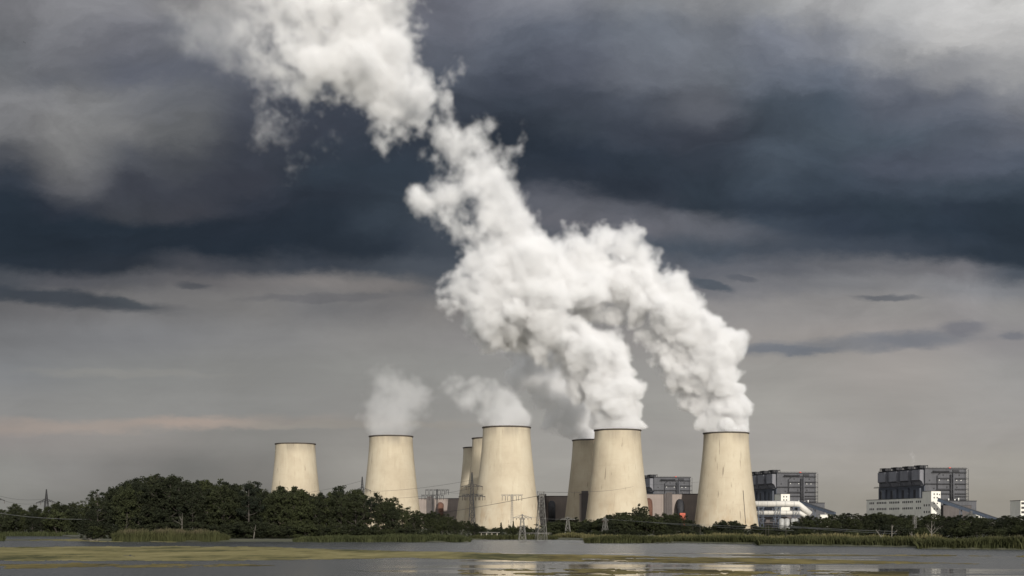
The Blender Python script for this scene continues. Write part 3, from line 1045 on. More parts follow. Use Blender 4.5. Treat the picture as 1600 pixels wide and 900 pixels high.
reeds('tall long clump of olive reeds in front of the copse', 175, 357, lambda x: 846.2 - 0.2 * math.sin(x * .11), 9, lambda x: 3.1 if x < 310 else 3.1 - (x - 310) * 0.018, 6500, M_REED_OLIVE, 1)
reeds('low green reed strip reaching from the copse towards the row of three towers', 458, 735, lambda x: 847.0 + 0.2 * math.sin(x * .09), 8, lambda x: 1.5 + 0.5 * min(1, max(0, (x - 458) / 140)) + 0.10 * math.sin(x * .05), 7500, M_REED_GREEN, 2)
reeds('small dark reed clump at the picture edge', -60, 7, lambda x: 845.2, 6, lambda x: 2.3, 1500, M_REED_GREEN, 3)
reeds('distant pale green reed strip below the far treeline', -120, 122, lambda x: 837.8, 10, lambda x: 1.8, 4200, M_REED_GREEN, 4)
reeds('distant reed fringe on the bank under the large front tower', 732, 872, lambda x: 843.2, 10, lambda x: 1.5, 4200, M_REED_OLIVE, 5)
reeds('tan grass bank before the trees between the steaming towers', 864, 1190, lambda x: shore_y(x) - 0.8 if x < 912 else 846.2, 10, lambda x: 1.8 + 0.3 * math.sin(x * .03), 8500, M_REED_TAN, 6)
reeds('rounded green reed clump standing out from the tan grass bank', 914, 1047, lambda x: 848.4, 5, lambda x: 1.75 + 0.2 * math.sin(x * .06), 4500, M_REED_OLIVE, 7)
reeds('long reed bank below the white pipes and the dark trees', 1040, 1446, lambda x: shore_y(x) - 0.2, 10, lambda x: 1.9 + 0.2 * math.sin(x * .05 + 1), 11000, M_REED_OLIVE, 8)
reeds('pale tan reed belt behind the long reed bank', 1100, 1480, lambda x: shore_y(x) - 3.2, 8, lambda x: 2.1 + 0.15 * math.sin(x * .04), 7000, M_REED_TAN, 9)
reeds('bushy green reed bank under the bare dead trees', 1430, 1690, lambda x: shore_y(x) - 0.2, 9, lambda x: 2.05 + 0.15 * math.sin(x * .045), 9000, M_REED_OLIVE, 10)
# ------------------------------------------------------------------ trees
def leaf_mat(name, lo, mid, hi):
    m, nt, bs = new_mat(name)
    p = nt.coord('Object')
    rnd = nt.obj_random()
    n1 = nt.noise(p, 0.5, 4, 0.6)
    f = nt.math('ADD', nt.math('MULTIPLY', n1, 0.75), nt.math('MULTIPLY', rnd, 0.42))
    c = nt.ramp(f, [(0.30, lo), (0.56, mid), (0.85, hi)])
    nt.put(bs.inputs['Base Color'], c)
    bs.inputs['Roughness'].default_value = 0.8
    bs.inputs['Specular IOR Level'].default_value = 0.12
    return m


M_LEAF = leaf_mat('dark_green_leaves', (0.010, 0.0125, 0.007, 1), (0.017, 0.020, 0.0095, 1), (0.031, 0.036, 0.0145, 1))
M_NEEDLE = leaf_mat('pine_needles', (0.009, 0.012, 0.008, 1), (0.014, 0.018, 0.010, 1), (0.025, 0.027, 0.013, 1))
M_BARK = simple_mat('grey_bark', (0.050, 0.044, 0.037), 0.95, var=0.3, scale=1.0)
M_DEAD = simple_mat('bleached_dead_wood', (0.115, 0.105, 0.09), 0.9, var=0.2, scale=1.0)


def limb(mb, rg, a, d, L, r, depth, tips, droop=0.0):
    """one tapering bent limb with side branches"""
    pts = [Vector(a)]
    d = Vector(d).normalized()
    n = 4
    for i in range(n):
        d = (d + Vector((rg.gauss(0, .13), rg.gauss(0, .13), rg.gauss(0.02, .10) - droop))).normalized()
        pts.append(pts[-1] + d * (L / n))
    mb.tube(pts, [r * (1 - 0.72 * i / n) for i in range(n + 1)], 5 if depth else 6, cap=False)
    tips.append(pts[-1])
    if depth > 0:
        for k in range(3 if depth > 1 else 2):
            i = rg.randint(2, n)
            dd = (d + Vector((rg.gauss(0, .7), rg.gauss(0, .7), rg.uniform(0, .55)))).normalized()
            limb(mb, rg, pts[i], dd, L * rg.uniform(.45, .65), r * 0.45, depth - 1, tips, droop)


def leaves(rs, centres, radii, per, size, flat=0.75):
    """leaf-sized quads scattered through clumps"""
    C = np.repeat(np.array(centres), per, 0)
    Rr = np.repeat(np.array(radii), per)[:, None]
    n = len(C)
    d = rs.standard_normal((n, 3)); d /= np.linalg.norm(d, axis=1)[:, None]
    rad = rs.random((n, 1)) ** 0.45
    P = C + d * rad * Rr * np.array((1, 1, flat))
    u = rs.standard_normal((n, 3)); u /= np.linalg.norm(u, axis=1)[:, None]
    w = np.cross(u, rs.standard_normal((n, 3))); w /= np.linalg.norm(w, axis=1)[:, None]
    s = size * rs.uniform(0.6, 1.4, (n, 1))
    q = np.stack([P - u * s, P + w * s * .55, P + u * s, P - w * s * .55], 1).reshape(-1, 3)
    return q, [(4 * i, 4 * i + 1, 4 * i + 2, 4 * i + 3) for i in range(n)]


def proto_tree(kind, seed):
    """unit tree meshes at real size: returns (crown mesh, trunk mesh, height)"""
    rg = random.Random(seed)
    rs = np.random.default_rng(seed)
    mb = MB()
    tips = []
    cs, rr = [], []
    if kind in ('broad', 'airy'):
        H = 16.0
        lean = (rg.gauss(0, .25), rg.gauss(0, .25))
        pts = [(lean[0] * t * t * 3, lean[1] * t * t * 3, H * 0.78 * t - .3) for t in (0, .2, .4, .6, .8, 1)]
        mb.tube(pts, [.30, .25, .21, .17, .12, .06], 7, cap=False)
        W = rg.uniform(4.2, 5.4)
        nl = 11 if kind == 'broad' else 9
        for k in range(nl):
            t = 0.28 + 0.68 * k / nl if kind == 'broad' else 0.42 + 0.55 * k / nl
            a = k * 2.4 + rg.uniform(-.5, .5)
            base = Vector(pts[0]).lerp(Vector(pts[-1]), t)
            up = 0.35 + 0.75 * t
            L = W * (1.0 - 0.35 * abs(t - .5)) * rg.uniform(.7, 1.05)
            limb(mb, rg, base, (math.cos(a), math.sin(a), up), L, .11, 2, tips)
        limb(mb, rg, pts[-1], (0, 0, 1), H * .18, .07, 2, tips)
        lo_z = H * (0.03 if kind == 'broad' else 0.34)
        if kind == 'broad':
            for k in range(105):
                t = rg.random() ** 0.9
                z = lo_z + (H * 0.95 - lo_z) * t
                env = math.sin(math.pi * min(1, 0.16 + 0.84 * (z / H)) ** 1.25) ** 0.6 * W
                a = rg.uniform(0, 6.283)
                r = env * math.sqrt(rg.uniform(.12, 1)) * rg.uniform(.75, 1.08)
                cs.append((r * math.cos(a), r * math.sin(a), z + rg.uniform(-.4, .4)))
                rr.append(rg.uniform(.7, 1.45))
            for t in tips:
                cs.append(tuple(t)); rr.append(rg.uniform(.5, 1.0))
            q, f = leaves(rs, cs, rr, 42, 0.24)
        else:
            for t in tips:
                if t.z > lo_z:
                    cs.append(tuple(t)); rr.append(rg.uniform(.45, .85))
            q, f = leaves(rs, cs, rr, 26, 0.20)
        top = max(q[:, 2].max(), 1)
    elif kind == 'pine':
        H = 16.0
        pts = [(0.1 * math.sin(t * 3), 0, H * .95 * t - .3) for t in (0, .25, .5, .75, 1)]
        mb.tube(pts, [.26, .22, .18, .12, .05], 7, cap=False)
        for k in range(15):
            t = .38 + .6 * k / 15
            a = k * 2.39 + rg.uniform(-.4, .4)
            L = 3.6 * (1.12 - t) + 0.7
            limb(mb, rg, Vector(pts[0]).lerp(Vector(pts[-1]), t), (math.cos(a), math.sin(a), .22), L * rg.uniform(.75, 1.1), .08, 1, tips)
        for t in tips:
            cs.append(tuple(t + Vector((0, 0, .1)))); rr.append(rg.uniform(.65, 1.15))
        cs.append((0, 0, H * .95)); rr.append(.7)
        q, f = leaves(rs, cs, rr, 60, 0.20, 0.55)
        top = q[:, 2].max()
    elif kind == 'fir':
        H = 10.0
        mb.tube([(0, 0, -.3), (0, 0, H * .5), (0, 0, H * .97)], [.2, .12, .03], 6, cap=False)
        for k in range(60):
            t = k / 60
            z = H * (.08 + .9 * t)
            r = 2.1 * (1 - t) ** .9 + .1
            for j in range(2):
                a = rg.uniform(0, 6.283)
                q_ = r * rg.uniform(.35, 1)
                cs.append((q_ * math.cos(a), q_ * math.sin(a), z - .25 * q_)); rr.append(.32 + .35 * (1 - t))
        q, f = leaves(rs, cs, rr, 34, 0.17, .6)
        top = q[:, 2].max()
    else:                                  # shrub: many stems from the ground
        H = 5.0
        for k in range(8):
            a = rg.uniform(0, 6.283)
            limb(mb, rg, (.3 * math.cos(a), .3 * math.sin(a), -.2), (.6 * math.cos(a), .6 * math.sin(a), 1), H * rg.uniform(.5, .75), .07, 2, tips)
        for k in range(60):
            a = rg.uniform(0, 6.283)
            z = H * rg.uniform(.08, .9)
            r = 2.7 * math.sqrt(max(0.05, 1 - (z / H - .35) ** 2 / .45)) * math.sqrt(rg.uniform(.15, 1))
            cs.append((r * math.cos(a), r * math.sin(a), z)); rr.append(rg.uniform(.4, .85))
        for t in tips:
            cs.append(tuple(t)); rr.append(.5)
        q, f = leaves(rs, cs, rr, 40, 0.17)
        top = q[:, 2].max()
    cm = bpy.data.meshes.new('crown')
    cm.from_pydata(q.tolist(), [], f)
    cm.materials.append(M_NEEDLE if kind in ('pine', 'fir') else M_LEAF)
    tm = bpy.data.meshes.new('trunk')
    tm.from_pydata(mb.v, [], mb.f)
    tm.materials.append(M_BARK)
    tm.polygons.foreach_set('use_smooth', [True] * len(tm.polygons))
    return cm, tm, float(top)


PROTO = {'broad': [proto_tree('broad', 100 + i) for i in range(7)], 'airy': [proto_tree('airy', 200 + i) for i in range(3)], 'pine': [proto_tree('pine', 300 + i) for i in range(4)],
         'fir': [proto_tree('fir', 400)], 'shrub': [proto_tree('shrub', 500 + i) for i in range(4)]}
TREE_NAME = {'broad': 'broadleaf_tree', 'airy': 'broadleaf_tree', 'pine': 'pine_tree', 'fir': 'fir_tree', 'shrub': 'shrub'}
tcount = 0


def tree(kind, px, Y, h, label, group=None, wide=1.0, v=None):
    global tcount
    tcount += 1
    ps = PROTO[kind]
    cm, tm, H = ps[rng.randrange(len(ps)) if v is None else v]
    x = (px - 800) * Y / F
    o = empty(TREE_NAME[kind], (x, Y, 0.4), rng.uniform(0, 6.283))
    s = h / H
    sw = s * wide * rng.uniform(.92, 1.12)
    o.scale = (sw, sw, s)
    tag(o, label, 'shrub' if kind == 'shrub' else 'tree', group)
    for nm, me in (('crown', cm), ('trunk', tm)):
        c = bpy.data.objects.new(nm, me)
        col.objects.link(c)
        c.parent = o
    return o


def h_at(env, px, Y):
    xs, ys = zip(*env)
    return (HOR - float(np.interp(px, xs, ys))) * Y / F + EYE - 0.4


def wood(env, px0, px1, Y, step, kinds, label, group, lo=0.86, hi=1.0, dY=8, wide=1.0):
    px = px0
    while px <= px1:
        p = px + rng.uniform(-.3, .3) * step
        yy = Y + rng.uniform(0, dY)
        h = max(1.5, h_at(env, p, yy) * rng.uniform(lo, hi))
        k = rng.choice(kinds)
        lab, grp = (label, group) if not isinstance(label, dict) else (label[TREE_NAME[k]], group + {'pine_tree': ', pines', 'shrub': ', shrubs', 'fir_tree': ', firs'}.get(TREE_NAME[k], ''))
        tree(k, p, yy, h, lab, grp, wide)
        px += step


# tall copse on the near shore
COPSE = [(126, 800), (140, 786), (152, 764), (165, 770), (178, 756), (205, 744), (222, 738), (262, 739), (290, 746), (310, 750), (330, 746), (352, 749), (372, 753), (392, 748), (408, 756), (430, 760), (452, 759), (470, 760), (490, 764),
         (505, 766), (520, 762), (540, 756), (555, 764), (570, 770), (600, 772), (625, 784), (640, 792), (655, 800)]
L1 = {'broadleaf_tree': 'dark leafy tree in the tall copse by the pond, behind the tall reed clump', 'pine_tree': 'dark pine in the tall copse by the pond, behind the tall reed clump'}
wood(COPSE, 200, 640, 402, 21, ['broad'] * 6 + ['pine'], L1, 'trees of the tall copse', .80, 1.0, 7, 1.0)
wood(COPSE, 150, 640, 420, 19, ['broad'] * 4 + ['pine'], L1, 'trees of the tall copse', .93, 1.03, 10)
wood(COPSE, 180, 560, 445, 27, ['broad'], L1, 'trees of the tall copse', .92, 1.02, 14)
wood([(130, 815), (400, 815), (650, 822)], 138, 668, 396, 17, ['shrub'], 'low dark shrub along the foot of the tall copse', 'shrubs at the foot of the copse', .7, 1.1, 3, 1.5)
tree('pine', 152, 404, h_at(COPSE, 152, 404), 'lone pine with open see-through top at the outer end of the tall copse', None, 1.0, 0)
tree('broad', 141, 401, 8.5, 'short leafy tree below the open topped pine at the copse end', None, 1.1, 2)
for i, (px, top) in enumerate(((566, 764), (590, 768), (613, 775))):
    tree('airy', px, 412, h_at([(0, top), (1600, top)], px, 412), 'sparse tree with gaps in its crown, seen against the tower with thin steam', 'sparse trees at the copse end', 1.15, i)
# lower trees carrying on towards the towers
TAIL = [(630, 790), (660, 797), (690, 801), (712, 806), (735, 812), (750, 818), (760, 822)]
L2 = {'broadleaf_tree': 'low dark tree in the tapering end of the copse below the left hall', 'pine_tree': 'low pine in the tapering end of the copse', 'shrub': 'round dark shrub in the tapering end of the copse'}
L2['broadleaf_tree'] = 'low dark tree of the tapering copse end, before the hall with two beamed pylons'
wood(TAIL, 640, 742, 470, 14, ['broad'], L2, 'trees of the tapering copse end', .85, 1.03, 12, 1.15)
wood(TAIL, 650, 735, 440, 20, ['shrub', 'broad'], L2, 'trees of the tapering copse end', .75, .95, 8, 1.1)
# far treeline beyond the open water
FAR = [(-60, 794), (10, 792), (14, 788), (25, 787), (32, 789), (42, 790), (52, 786), (60, 792), (72, 788), (86, 786), (95, 783), (105, 786), (113, 782), (122, 783), (132, 784), (150, 790)]
wood(FAR, -46, 150, 620, 12, ['broad', 'broad', 'pine'], {'broadleaf_tree': 'leafy tree of the far treeline under the distant pylon', 'pine_tree': 'pine of the far treeline under the distant pylon'}, 'far treeline', .92, 1.03, 14)
wood(FAR, -40, 140, 600, 15, ['broad', 'shrub'], {'broadleaf_tree': 'leafy tree of the far treeline under the distant pylon', 'shrub': 'shrub at the foot of the far treeline'}, 'far treeline', .5, .85, 8, 1.2)
# bushes below the big front tower
MIDB = [(740, 820), (755, 822), (768, 826), (778, 824), (790, 823), (800, 819), (812, 819), (822, 822), (835, 824), (850, 822), (862, 818), (870, 812)]
wood(MIDB, 744, 862, 540, 11, ['shrub', 'shrub', 'broad'], {'shrub': 'round dark bush on the far bank under the largest tower', 'broadleaf_tree': 'small dark tree on the far bank under the largest tower'}, 'bushes under the largest tower', .85, 1.05, 12, 1.25)
tree('fir', 783, 520, h_at([(0, 816), (1600, 816)], 783, 520), 'small pointed fir in front of the largest tower', None, 1.0)
tree('fir', 802, 560, h_at([(0, 813), (1600, 813)], 802, 560), 'thin pointed fir top in front of the largest tower', None, .7)
# belt between the steaming towers
BELT = [(860, 814), (872, 811), (884, 806), (900, 811), (915, 812), (930, 812), (944, 806), (955, 801), (968, 799), (980, 800), (992, 802), (1010, 798), (1022, 806), (1036, 798), (1052, 800), (1066, 808), (1078, 813), (1090, 816), (1100, 824), (1112, 818), (1120, 814)]
L3 = {'broadleaf_tree': 'dark tree of the belt between the two heavily steaming towers', 'shrub': 'dark bush of the belt between the two heavily steaming towers', 'pine_tree': 'dark pine of the belt between the two heavily steaming towers'}
wood(BELT, 862, 1112, 640, 11, ['broad'], L3, 'belt between the steaming towers', .94, 1.05, 20, 1.6)
wood([(860, 816), (950, 810), (1000, 806), (1060, 812), (1112, 824)], 866, 1112, 560, 13, ['broad', 'shrub'], L3, 'belt between the steaming towers', .9, 1.08, 14, 1.4)
wood([(860, 826), (1112, 828)], 868, 1112, 500, 20, ['shrub'], L3, 'belt between the steaming towers', .8, 1.2, 10, 1.7)
tree('broad', 997, 610, h_at([(0, 786), (1600, 786)], 997, 610), 'tallest dark tree of the belt, right against the steaming tower', None, .7, 1)
tree('broad', 1006, 615, h_at([(0, 790), (1600, 790)], 1006, 615), 'second tallest tree of the belt, beside the tallest one', None, .6, 3)
# below the tower by the white pipes
PIPE = [(1108, 826), (1120, 816), (1133, 809), (1142, 812), (1152, 812), (1163, 819), (1176, 816), (1190, 819), (1205, 820), (1222, 824), (1236, 826), (1244, 809), (1262, 802), (1272, 808), (1285, 803)]
L4 = {'broadleaf_tree': 'dark tree below the steaming tower beside the white pipes', 'shrub': 'dark bush below the steaming tower beside the white pipes'}
wood(PIPE, 1112, 1240, 470, 13, ['broad', 'shrub'], L4, 'trees below the white pipes', .92, 1.04, 10, 1.3)
wood([(1100, 828), (1260, 828)], 1108, 1260, 420, 17, ['shrub'], L4, 'trees below the white pipes', .8, 1.15, 10, 1.3)
# long wood below the boiler blocks
WOODR = [(1240, 815), (1250, 807), (1265, 803), (1280, 807), (1300, 802), (1320, 801), (1340, 802), (1360, 799), (1390, 800), (1415, 803), (1440, 805), (1462, 802), (1480, 805), (1500, 805), (1525, 806), (1545, 809), (1560, 808), (1580, 805), (1600, 804), (1660, 802)]
L5 = {'broadleaf_tree': 'dark tree of the long wood below the white office block', 'pine_tree': 'dark pine of the long wood below the white office block', 'shrub': 'bush at the front of the long wood below the white office block'}
wood(WOODR, 1240, 1650, 560, 11, ['broad', 'broad', 'pine'], L5, 'long wood below the office block', .95, 1.04, 25, 1.6)
wood([(1240, 812), (1380, 806), (1600, 808), (1660, 806)], 1250, 1650, 440, 15, ['broad'], L5, 'long wood below the office block', .85, 1.06, 20, 1.5)
wood([(1240, 824), (1400, 822), (1660, 818)], 1250, 1650, 360, 20, ['shrub', 'shrub', 'broad'], L5, 'long wood below the office block', .75, 1.15, 12, 1.5)


# bare dead trees and driftwood
def dead_tree(px, Y, h, label, lean=(0, 0), seed=1, branches=7):
    rg = random.Random(seed)
    o = empty('dead_tree', ((px - 800) * Y / F, Y, 0.3))
    mb, tips = MB(), []
    pts = [(lean[0] * t * h, lean[1] * t * h, h * t * (1 - .2 * abs(lean[0]))) for t in (0, .3, .6, .85, 1)]
    mb.tube(pts, [.17, .14, .10, .06, .03], 7)
    mb.build('trunk', M_DEAD, o, True)
    for k in range(branches):
        t = rg.uniform(.35, .95)
        a = rg.uniform(0, 6.283)
        b = MB()
        p = Vector(pts[0]).lerp(Vector(pts[-1]), t)
        limb(b, rg, p, (math.cos(a), math.sin(a) * .5, rg.uniform(.5, 1.3)), h * (1.1 - t) * rg.uniform(.4, .7), .06, 1, tips)
        b.build('branch', M_DEAD, o, True)
    return tag(o, label, 'dead tree', 'bare dead trees')


dead_tree(1455, 290, 4.6, 'bleached dead tree with upright forked branches under the office block', (.02, 0), 3)
dead_tree(1384, 300, 3.4, 'bleached dead trunk leaning over above the reeds', (-.62, 0), 5, 3)
dead_tree(1393, 302, 4.0, 'thin grey dead tree standing just beside the leaning dead trunk', (.03, 0), 8, 5)
dead_tree(1426, 300, 2.6, 'short dead stub between the leaning trunk and the forked dead tree', (-.08, 0), 9, 2)
dead_tree(284, 394, 7.0, 'pale bare trunk showing up inside the dark copse', (.02, 0), 12, 4)
dead_tree(301, 393.5, 3.6, 'short pale bare stem at the foot of the copse behind the reeds', (.0, 0), 13, 1)
dead_tree(396, 394, 4.2, 'pale slanting stem at the end of the copse', (.15, 0), 14, 2)


def driftwood(px, py, w, label, seed):
    rg = random.Random(seed)
    Y = EYE * F / (py - HOR)
    mb, tips = MB(), []
    for k in range(7):
        a = rg.uniform(-.5, .5) + (math.pi if k % 2 else 0)
        limb(mb, rg, (rg.uniform(-w, w) * .5, rg.uniform(-1, 1), .05), (math.cos(a), math.sin(a) * .4, rg.uniform(.1, .6)), w * rg.uniform(.3, .6), .09, 1, tips, .09)
    o = mb.build('fallen_branch', M_DEAD, None, True)
    o.location = ((px - 800) * Y / F, Y, 0.1)
    tag(o, label, 'branch')


driftwood(134, 843.2, 3.2, 'bleached fallen branches lying in the water at the copse end', 2)
driftwood(150, 845.2, 2.4, 'smaller tangle of fallen branches under the open topped pine', 6)
print('trees', tcount)
# ------------------------------------------------------------------ power station buildings
def panel_mat(name, c, var=0.12, px=6.0, pz=3.0, seam=0.35, rough=0.75):
    """metal sheet siding with panel seams and grime"""
    m, nt, bs = new_mat(name)
    p = nt.coord('Object')
    sep = nt.add('ShaderNodeSeparateXYZ'); nt.l.new(p, sep.inputs[0])
    a = nt.math('ADD', sep.outputs[0], nt.math('MULTIPLY', sep.outputs[1], 1.0))
    s1 = nt.maprange(nt.math('PINGPONG', a, px / 2), 0.0, 0.18, seam, 0.0)
    s2 = nt.maprange(nt.math('PINGPONG', sep.outputs[2], pz / 2), 0.0, 0.14, seam, 0.0)
    n1 = nt.noise(p, 0.05, 6, 0.65)
    n2 = nt.noise(nt.mapping(p, (1, 1, 0.06)), 0.45, 4, 0.65)
    f = nt.math('ADD', nt.math('MULTIPLY', n1, 0.55), nt.math('MULTIPLY', n2, 0.45))
    lo = tuple(v * (1 - var * 2.2) for v in c) + (1,)
    hi = tuple(min(1, v * (1 + var * 1.6)) for v in c) + (1,)
    cc = nt.ramp(f, [(0.3, lo), (0.7, hi)])
    cc = nt.mix(nt.math('MAXIMUM', s1, s2), cc, tuple(v * .4 for v in c) + (1,))
    nt.put(bs.inputs['Base Color'], cc)
    bs.inputs['Roughness'].default_value = rough
    bs.inputs['Specular IOR Level'].default_value = 0.2
    return m


M_BOILER = panel_mat('grey_sheet_siding', (0.080, 0.081, 0.088), 0.16, 7, 5)
M_HOOD = panel_mat('hood_sheet_siding', (0.16, 0.16, 0.175), 0.14, 6, 6)
M_BOILER_D = panel_mat('dark_blue_grey_siding', (0.085, 0.093, 0.112), 0.16, 6, 8)
M_HALL = panel_mat('pinkish_grey_siding', (0.225, 0.19, 0.17), 0.10, 9, 6, 0.25)
M_SHAFT = panel_mat('dark_shaft_siding', (0.085, 0.075, 0.072), 0.15, 5, 6)
M_STEEL = simple_mat('dark_gallery_steel', (0.026, 0.026, 0.029), 0.7, var=0.2)
M_BLUE = simple_mat('blue_grey_steel', (0.055, 0.068, 0.092), 0.6, var=0.2)
M_WHITE = panel_mat('white_render', (0.58, 0.565, 0.51), 0.07, 12, 3.6, 0.12)
M_PIPEW = simple_mat('white_pipe_cladding', (0.46, 0.445, 0.41), 0.55, var=0.10, scale=0.15)
M_SILO = simple_mat('weathered_silo_metal', (0.30, 0.30, 0.29), 0.55, 0.1, var=0.18, scale=0.3)
M_GLASS = simple_mat('dark_window_glass', (0.018, 0.020, 0.024), 0.15, var=0.2, spec=0.5)
M_RUST = simple_mat('rusty_duct_steel', (0.10, 0.050, 0.034), 0.8, var=0.25, scale=0.2)
M_ORANGE = simple_mat('orange_red_paint', (0.42, 0.085, 0.05), 0.6, var=0.1)
M_RED = simple_mat('red_beacon_housing', (0.55, 0.06, 0.04), 0.5, var=0.1)
M_LAMP = simple_mat('pale_lamp_housing', (0.55, 0.55, 0.52), 0.5, var=0.02)
M_ROOF = simple_mat('bitumen_roof', (0.05, 0.05, 0.052), 0.9, var=0.2)
RZ = math.atan2(0.2, 0.98)


def boiler_block():
    o = empty('boiler_house', (0, 0, 0), RZ)
    W, D, H = 66.0, 150.0, 89.0
    MB().box(0, W, 0, D, -1, H - 1).build('wall', M_BOILER, o)
    b = MB().box(-.8, W + .8, -.8, D + .8, H - 0.997, H + .4)
    b.bar((0, -.6, H + 1.4), (W, -.6, H + 1.4), .3).bar((-.6, 0, H + 1.4), (-.6, D, H + 1.4), .3)
    for i in range(12):
        b.bar((W * i / 11, -.6, H + .3), (W * i / 11, -.6, H + 1.5), .25)
    b.build('roof', M_STEEL, o)
    # dark lower wall on the long side, with buttresses and slots
    lw = MB().box(-1.2, -.003, 0.5, D - .5, 0, 63.0)
    for k in range(4):
        y = 6 + k * 37
        lw.box(-4.2, -1.203, y + 3, y + 15, 0, 60)
    lw.build('lower_wall', M_BOILER_D, o)
    for k in range(4):
        y = 4 + k * 37.5
        h = MB()
        b0 = len(h.v)
        # bunker hood: tall box whose foot tapers back to the wall
        prof = [(-.003, 64), (-3.2, 70), (-6.5, 72), (-6.5, H - 2), (-.003, H - 2)]
        for yy in (y, y + 25):
            for (x, z) in prof:
                h.v.append((x, yy, z))
        n = len(prof)
        h.f += [tuple(range(n)), tuple(range(2 * n - 1, n - 1, -1))]
        for i in range(n):
            j = (i + 1) % n
            h.f.append((i, i + n, j + n, j))
        h.build('bunker_hood', M_HOOD, o)
        fh = MB()
        for (xa, ya) in ((-4, y + 3), (8, y + 3), (-4, y + 22), (8, y + 22), (2, y + 3), (2, y + 22), (-4, y + 12), (8, y + 12)):
            fh.bar((xa, ya, H + .4), (xa, ya, H + 5.0), .6)
        fh.box(-4.6, 8.6, y + 4.4, y + 20.6, H + 3.6, H + 4.8)
        for q in range(7):
            fh.bar((-4.4, y + 3 + q * 3, H + .5), (-4.4, y + 3 + q * 3, H + 3.6), .5)
        fh.box(-2, 6, y + 5, y + 20, H + .4, H + 4.1)
        fh.build('roof_fan_house', M_STEEL, o)
        MB().box(-1.9, -1.203, y + 19, y + 21.0, 44, 60).build('light_slot', M_SILO, o)
        MB().box(-1.7, -1.203, y + 22, y + 29, 44, 58).build('louvre', M_STEEL, o)
    # gallery round both faces at hood foot, and more on the short face
    def gallery(x0, x1, z):
        gb = MB().box(x0, x1, -2.2, -.6, z, z + .5)
        gb.bar((x0, -2.1, z + 1.6), (x1, -2.1, z + 1.6), .18).bar((x0, -2.1, z + 1.05), (x1, -2.1, z + 1.05), .14)
        n = int((x1 - x0) / 3) + 1
        for i in range(n + 1):
            x = x0 + (x1 - x0) * i / n
            gb.bar((x, -2.1, z), (x, -2.1, z + 1.6), .16)
            gb.bar((x, -.1, z - 1.2), (x, -2.1, z), .22)
        gb.build('gallery', M_STEEL, o)
    for (x0, x1, z) in ((10, 66, 82.5), (20, 68.5, 73.5), (-2, 68.5, 65.5), (18, 68.5, 57.5), (20, 68.5, 51), (40, 68.5, 47), (20, 68.5, 42)):
        gallery(x0, x1, z)
    sg = MB().box(-8.2, -4.3, -2, D + 2, 63.2, 64.2)
    for i in range(40):
        sg.bar((-8.0, i * 3.8, 64.2), (-8.0, i * 3.8, 65.4), .15)
    sg.bar((-8, 0, 65.3), (-8, D, 65.3), .18)
    sg.build('gallery', M_STEEL, o)
    # riser ducts and pipe runs
    d = MB().tube([(41, -1.8, 30), (41, -1.8, 80)], 1.6, 12)
    d.build('riser_duct', M_STEEL, o, True)
    d = MB().tube([(45, -1.8, 30), (45, -1.8, 82)], 1.2, 12)
    d.build('riser_duct', M_BOILER, o, True)
    d = MB().tube([(19, -1.4, 30), (19, -1.4, 78), (24, -1.4, 82)], .7, 8)
    d.build('riser_duct', M_STEEL, o, True)
    d = MB().tube([(2, -1.3, 47), (10, -1.3, 49), (18, -1.3, 57), (40, -1.3, 57)], .8, 8)
    d.build('sloping_pipe', M_STEEL, o, True)
    d = MB().tube([(12, -1.3, 84.5), (38, -1.3, 84.5)], 1.1, 8)
    d.build('horizontal_pipe', M_STEEL, o, True)
    d = MB().box(44, 54, -1.6, -.003, 82.5, 87.0)
    d.build('vent_box', M_STEEL, o)
    d = MB()
    for z in range(30, 88, 3):
        d.bar((64.5, -2.2, z), (68.8, -2.2, z + 3), .25)
    d.bar((64.5, -2.2, 30), (64.5, -2.2, 88), .4).bar((68.8, -2.2, 30), (68.8, -2.2, 88), .4)
    d.build('stair_tower', M_STEEL, o)
    for (x, z) in ((22, 71), (36, 71), (50, 70.6), (57, 70.6)):
        MB().box(x, x + 1.3, -.5, -.003, z, z + 1.2).build('lamp', M_LAMP, o)
    for (x, z) in ((6, 70), (13, 58), (5, 52), (28, 78), (54, 78), (34, 60), (50, 60)):
        MB().box(x, x + 2.2, -.35, -.003, z, z + 2.2).build('hatch', M_STEEL, o)
    MB().box(38, 41, -.9, 1, H + .4, H + 1.4).build('beacon', M_RED, o)
    # lower annex at the foot of the short face
    ab = MB().box(30, 76, -12, -2.3, -1, 40.0)
    ab.build('annex', M_BOILER, o)
    MB().box(29.5, 76.5, -12.5, -2.3, 40.003, 41.2).build('annex_roof', M_STEEL, o)
    for (x, h) in ((34, 3), (44, 2.2), (50, 4)):
        MB().tube([(x, -7, 41.2), (x, -7, 41.2 + h)], .9, 8).build('roof_vent', M_LAMP, o, True)
    return o


B3 = boiler_block()
B3.location = (610, 2100, 0.5)
tag(B3, 'big dark boiler house with four roof fan boxes behind the long white office block', 'boiler house', 'boiler houses of the power station')
B2 = copy_thing(B3)
B2.location = (424, 2275, 0.5)
tag(B2, 'dark boiler house with three fan boxes showing, behind the thick white pipes', 'boiler house', 'boiler houses of the power station')
B1 = copy_thing(B3)
B1.location = (248, 2482, 0.5)
tag(B1, 'smallest looking boiler house, rising behind the pinkish hall between two steaming towers', 'boiler house', 'boiler houses of the power station')


def window(o, a, b):
    MB().box(a[0], b[0], a[1], b[1], a[2], b[2]).build('window', M_GLASS, o)


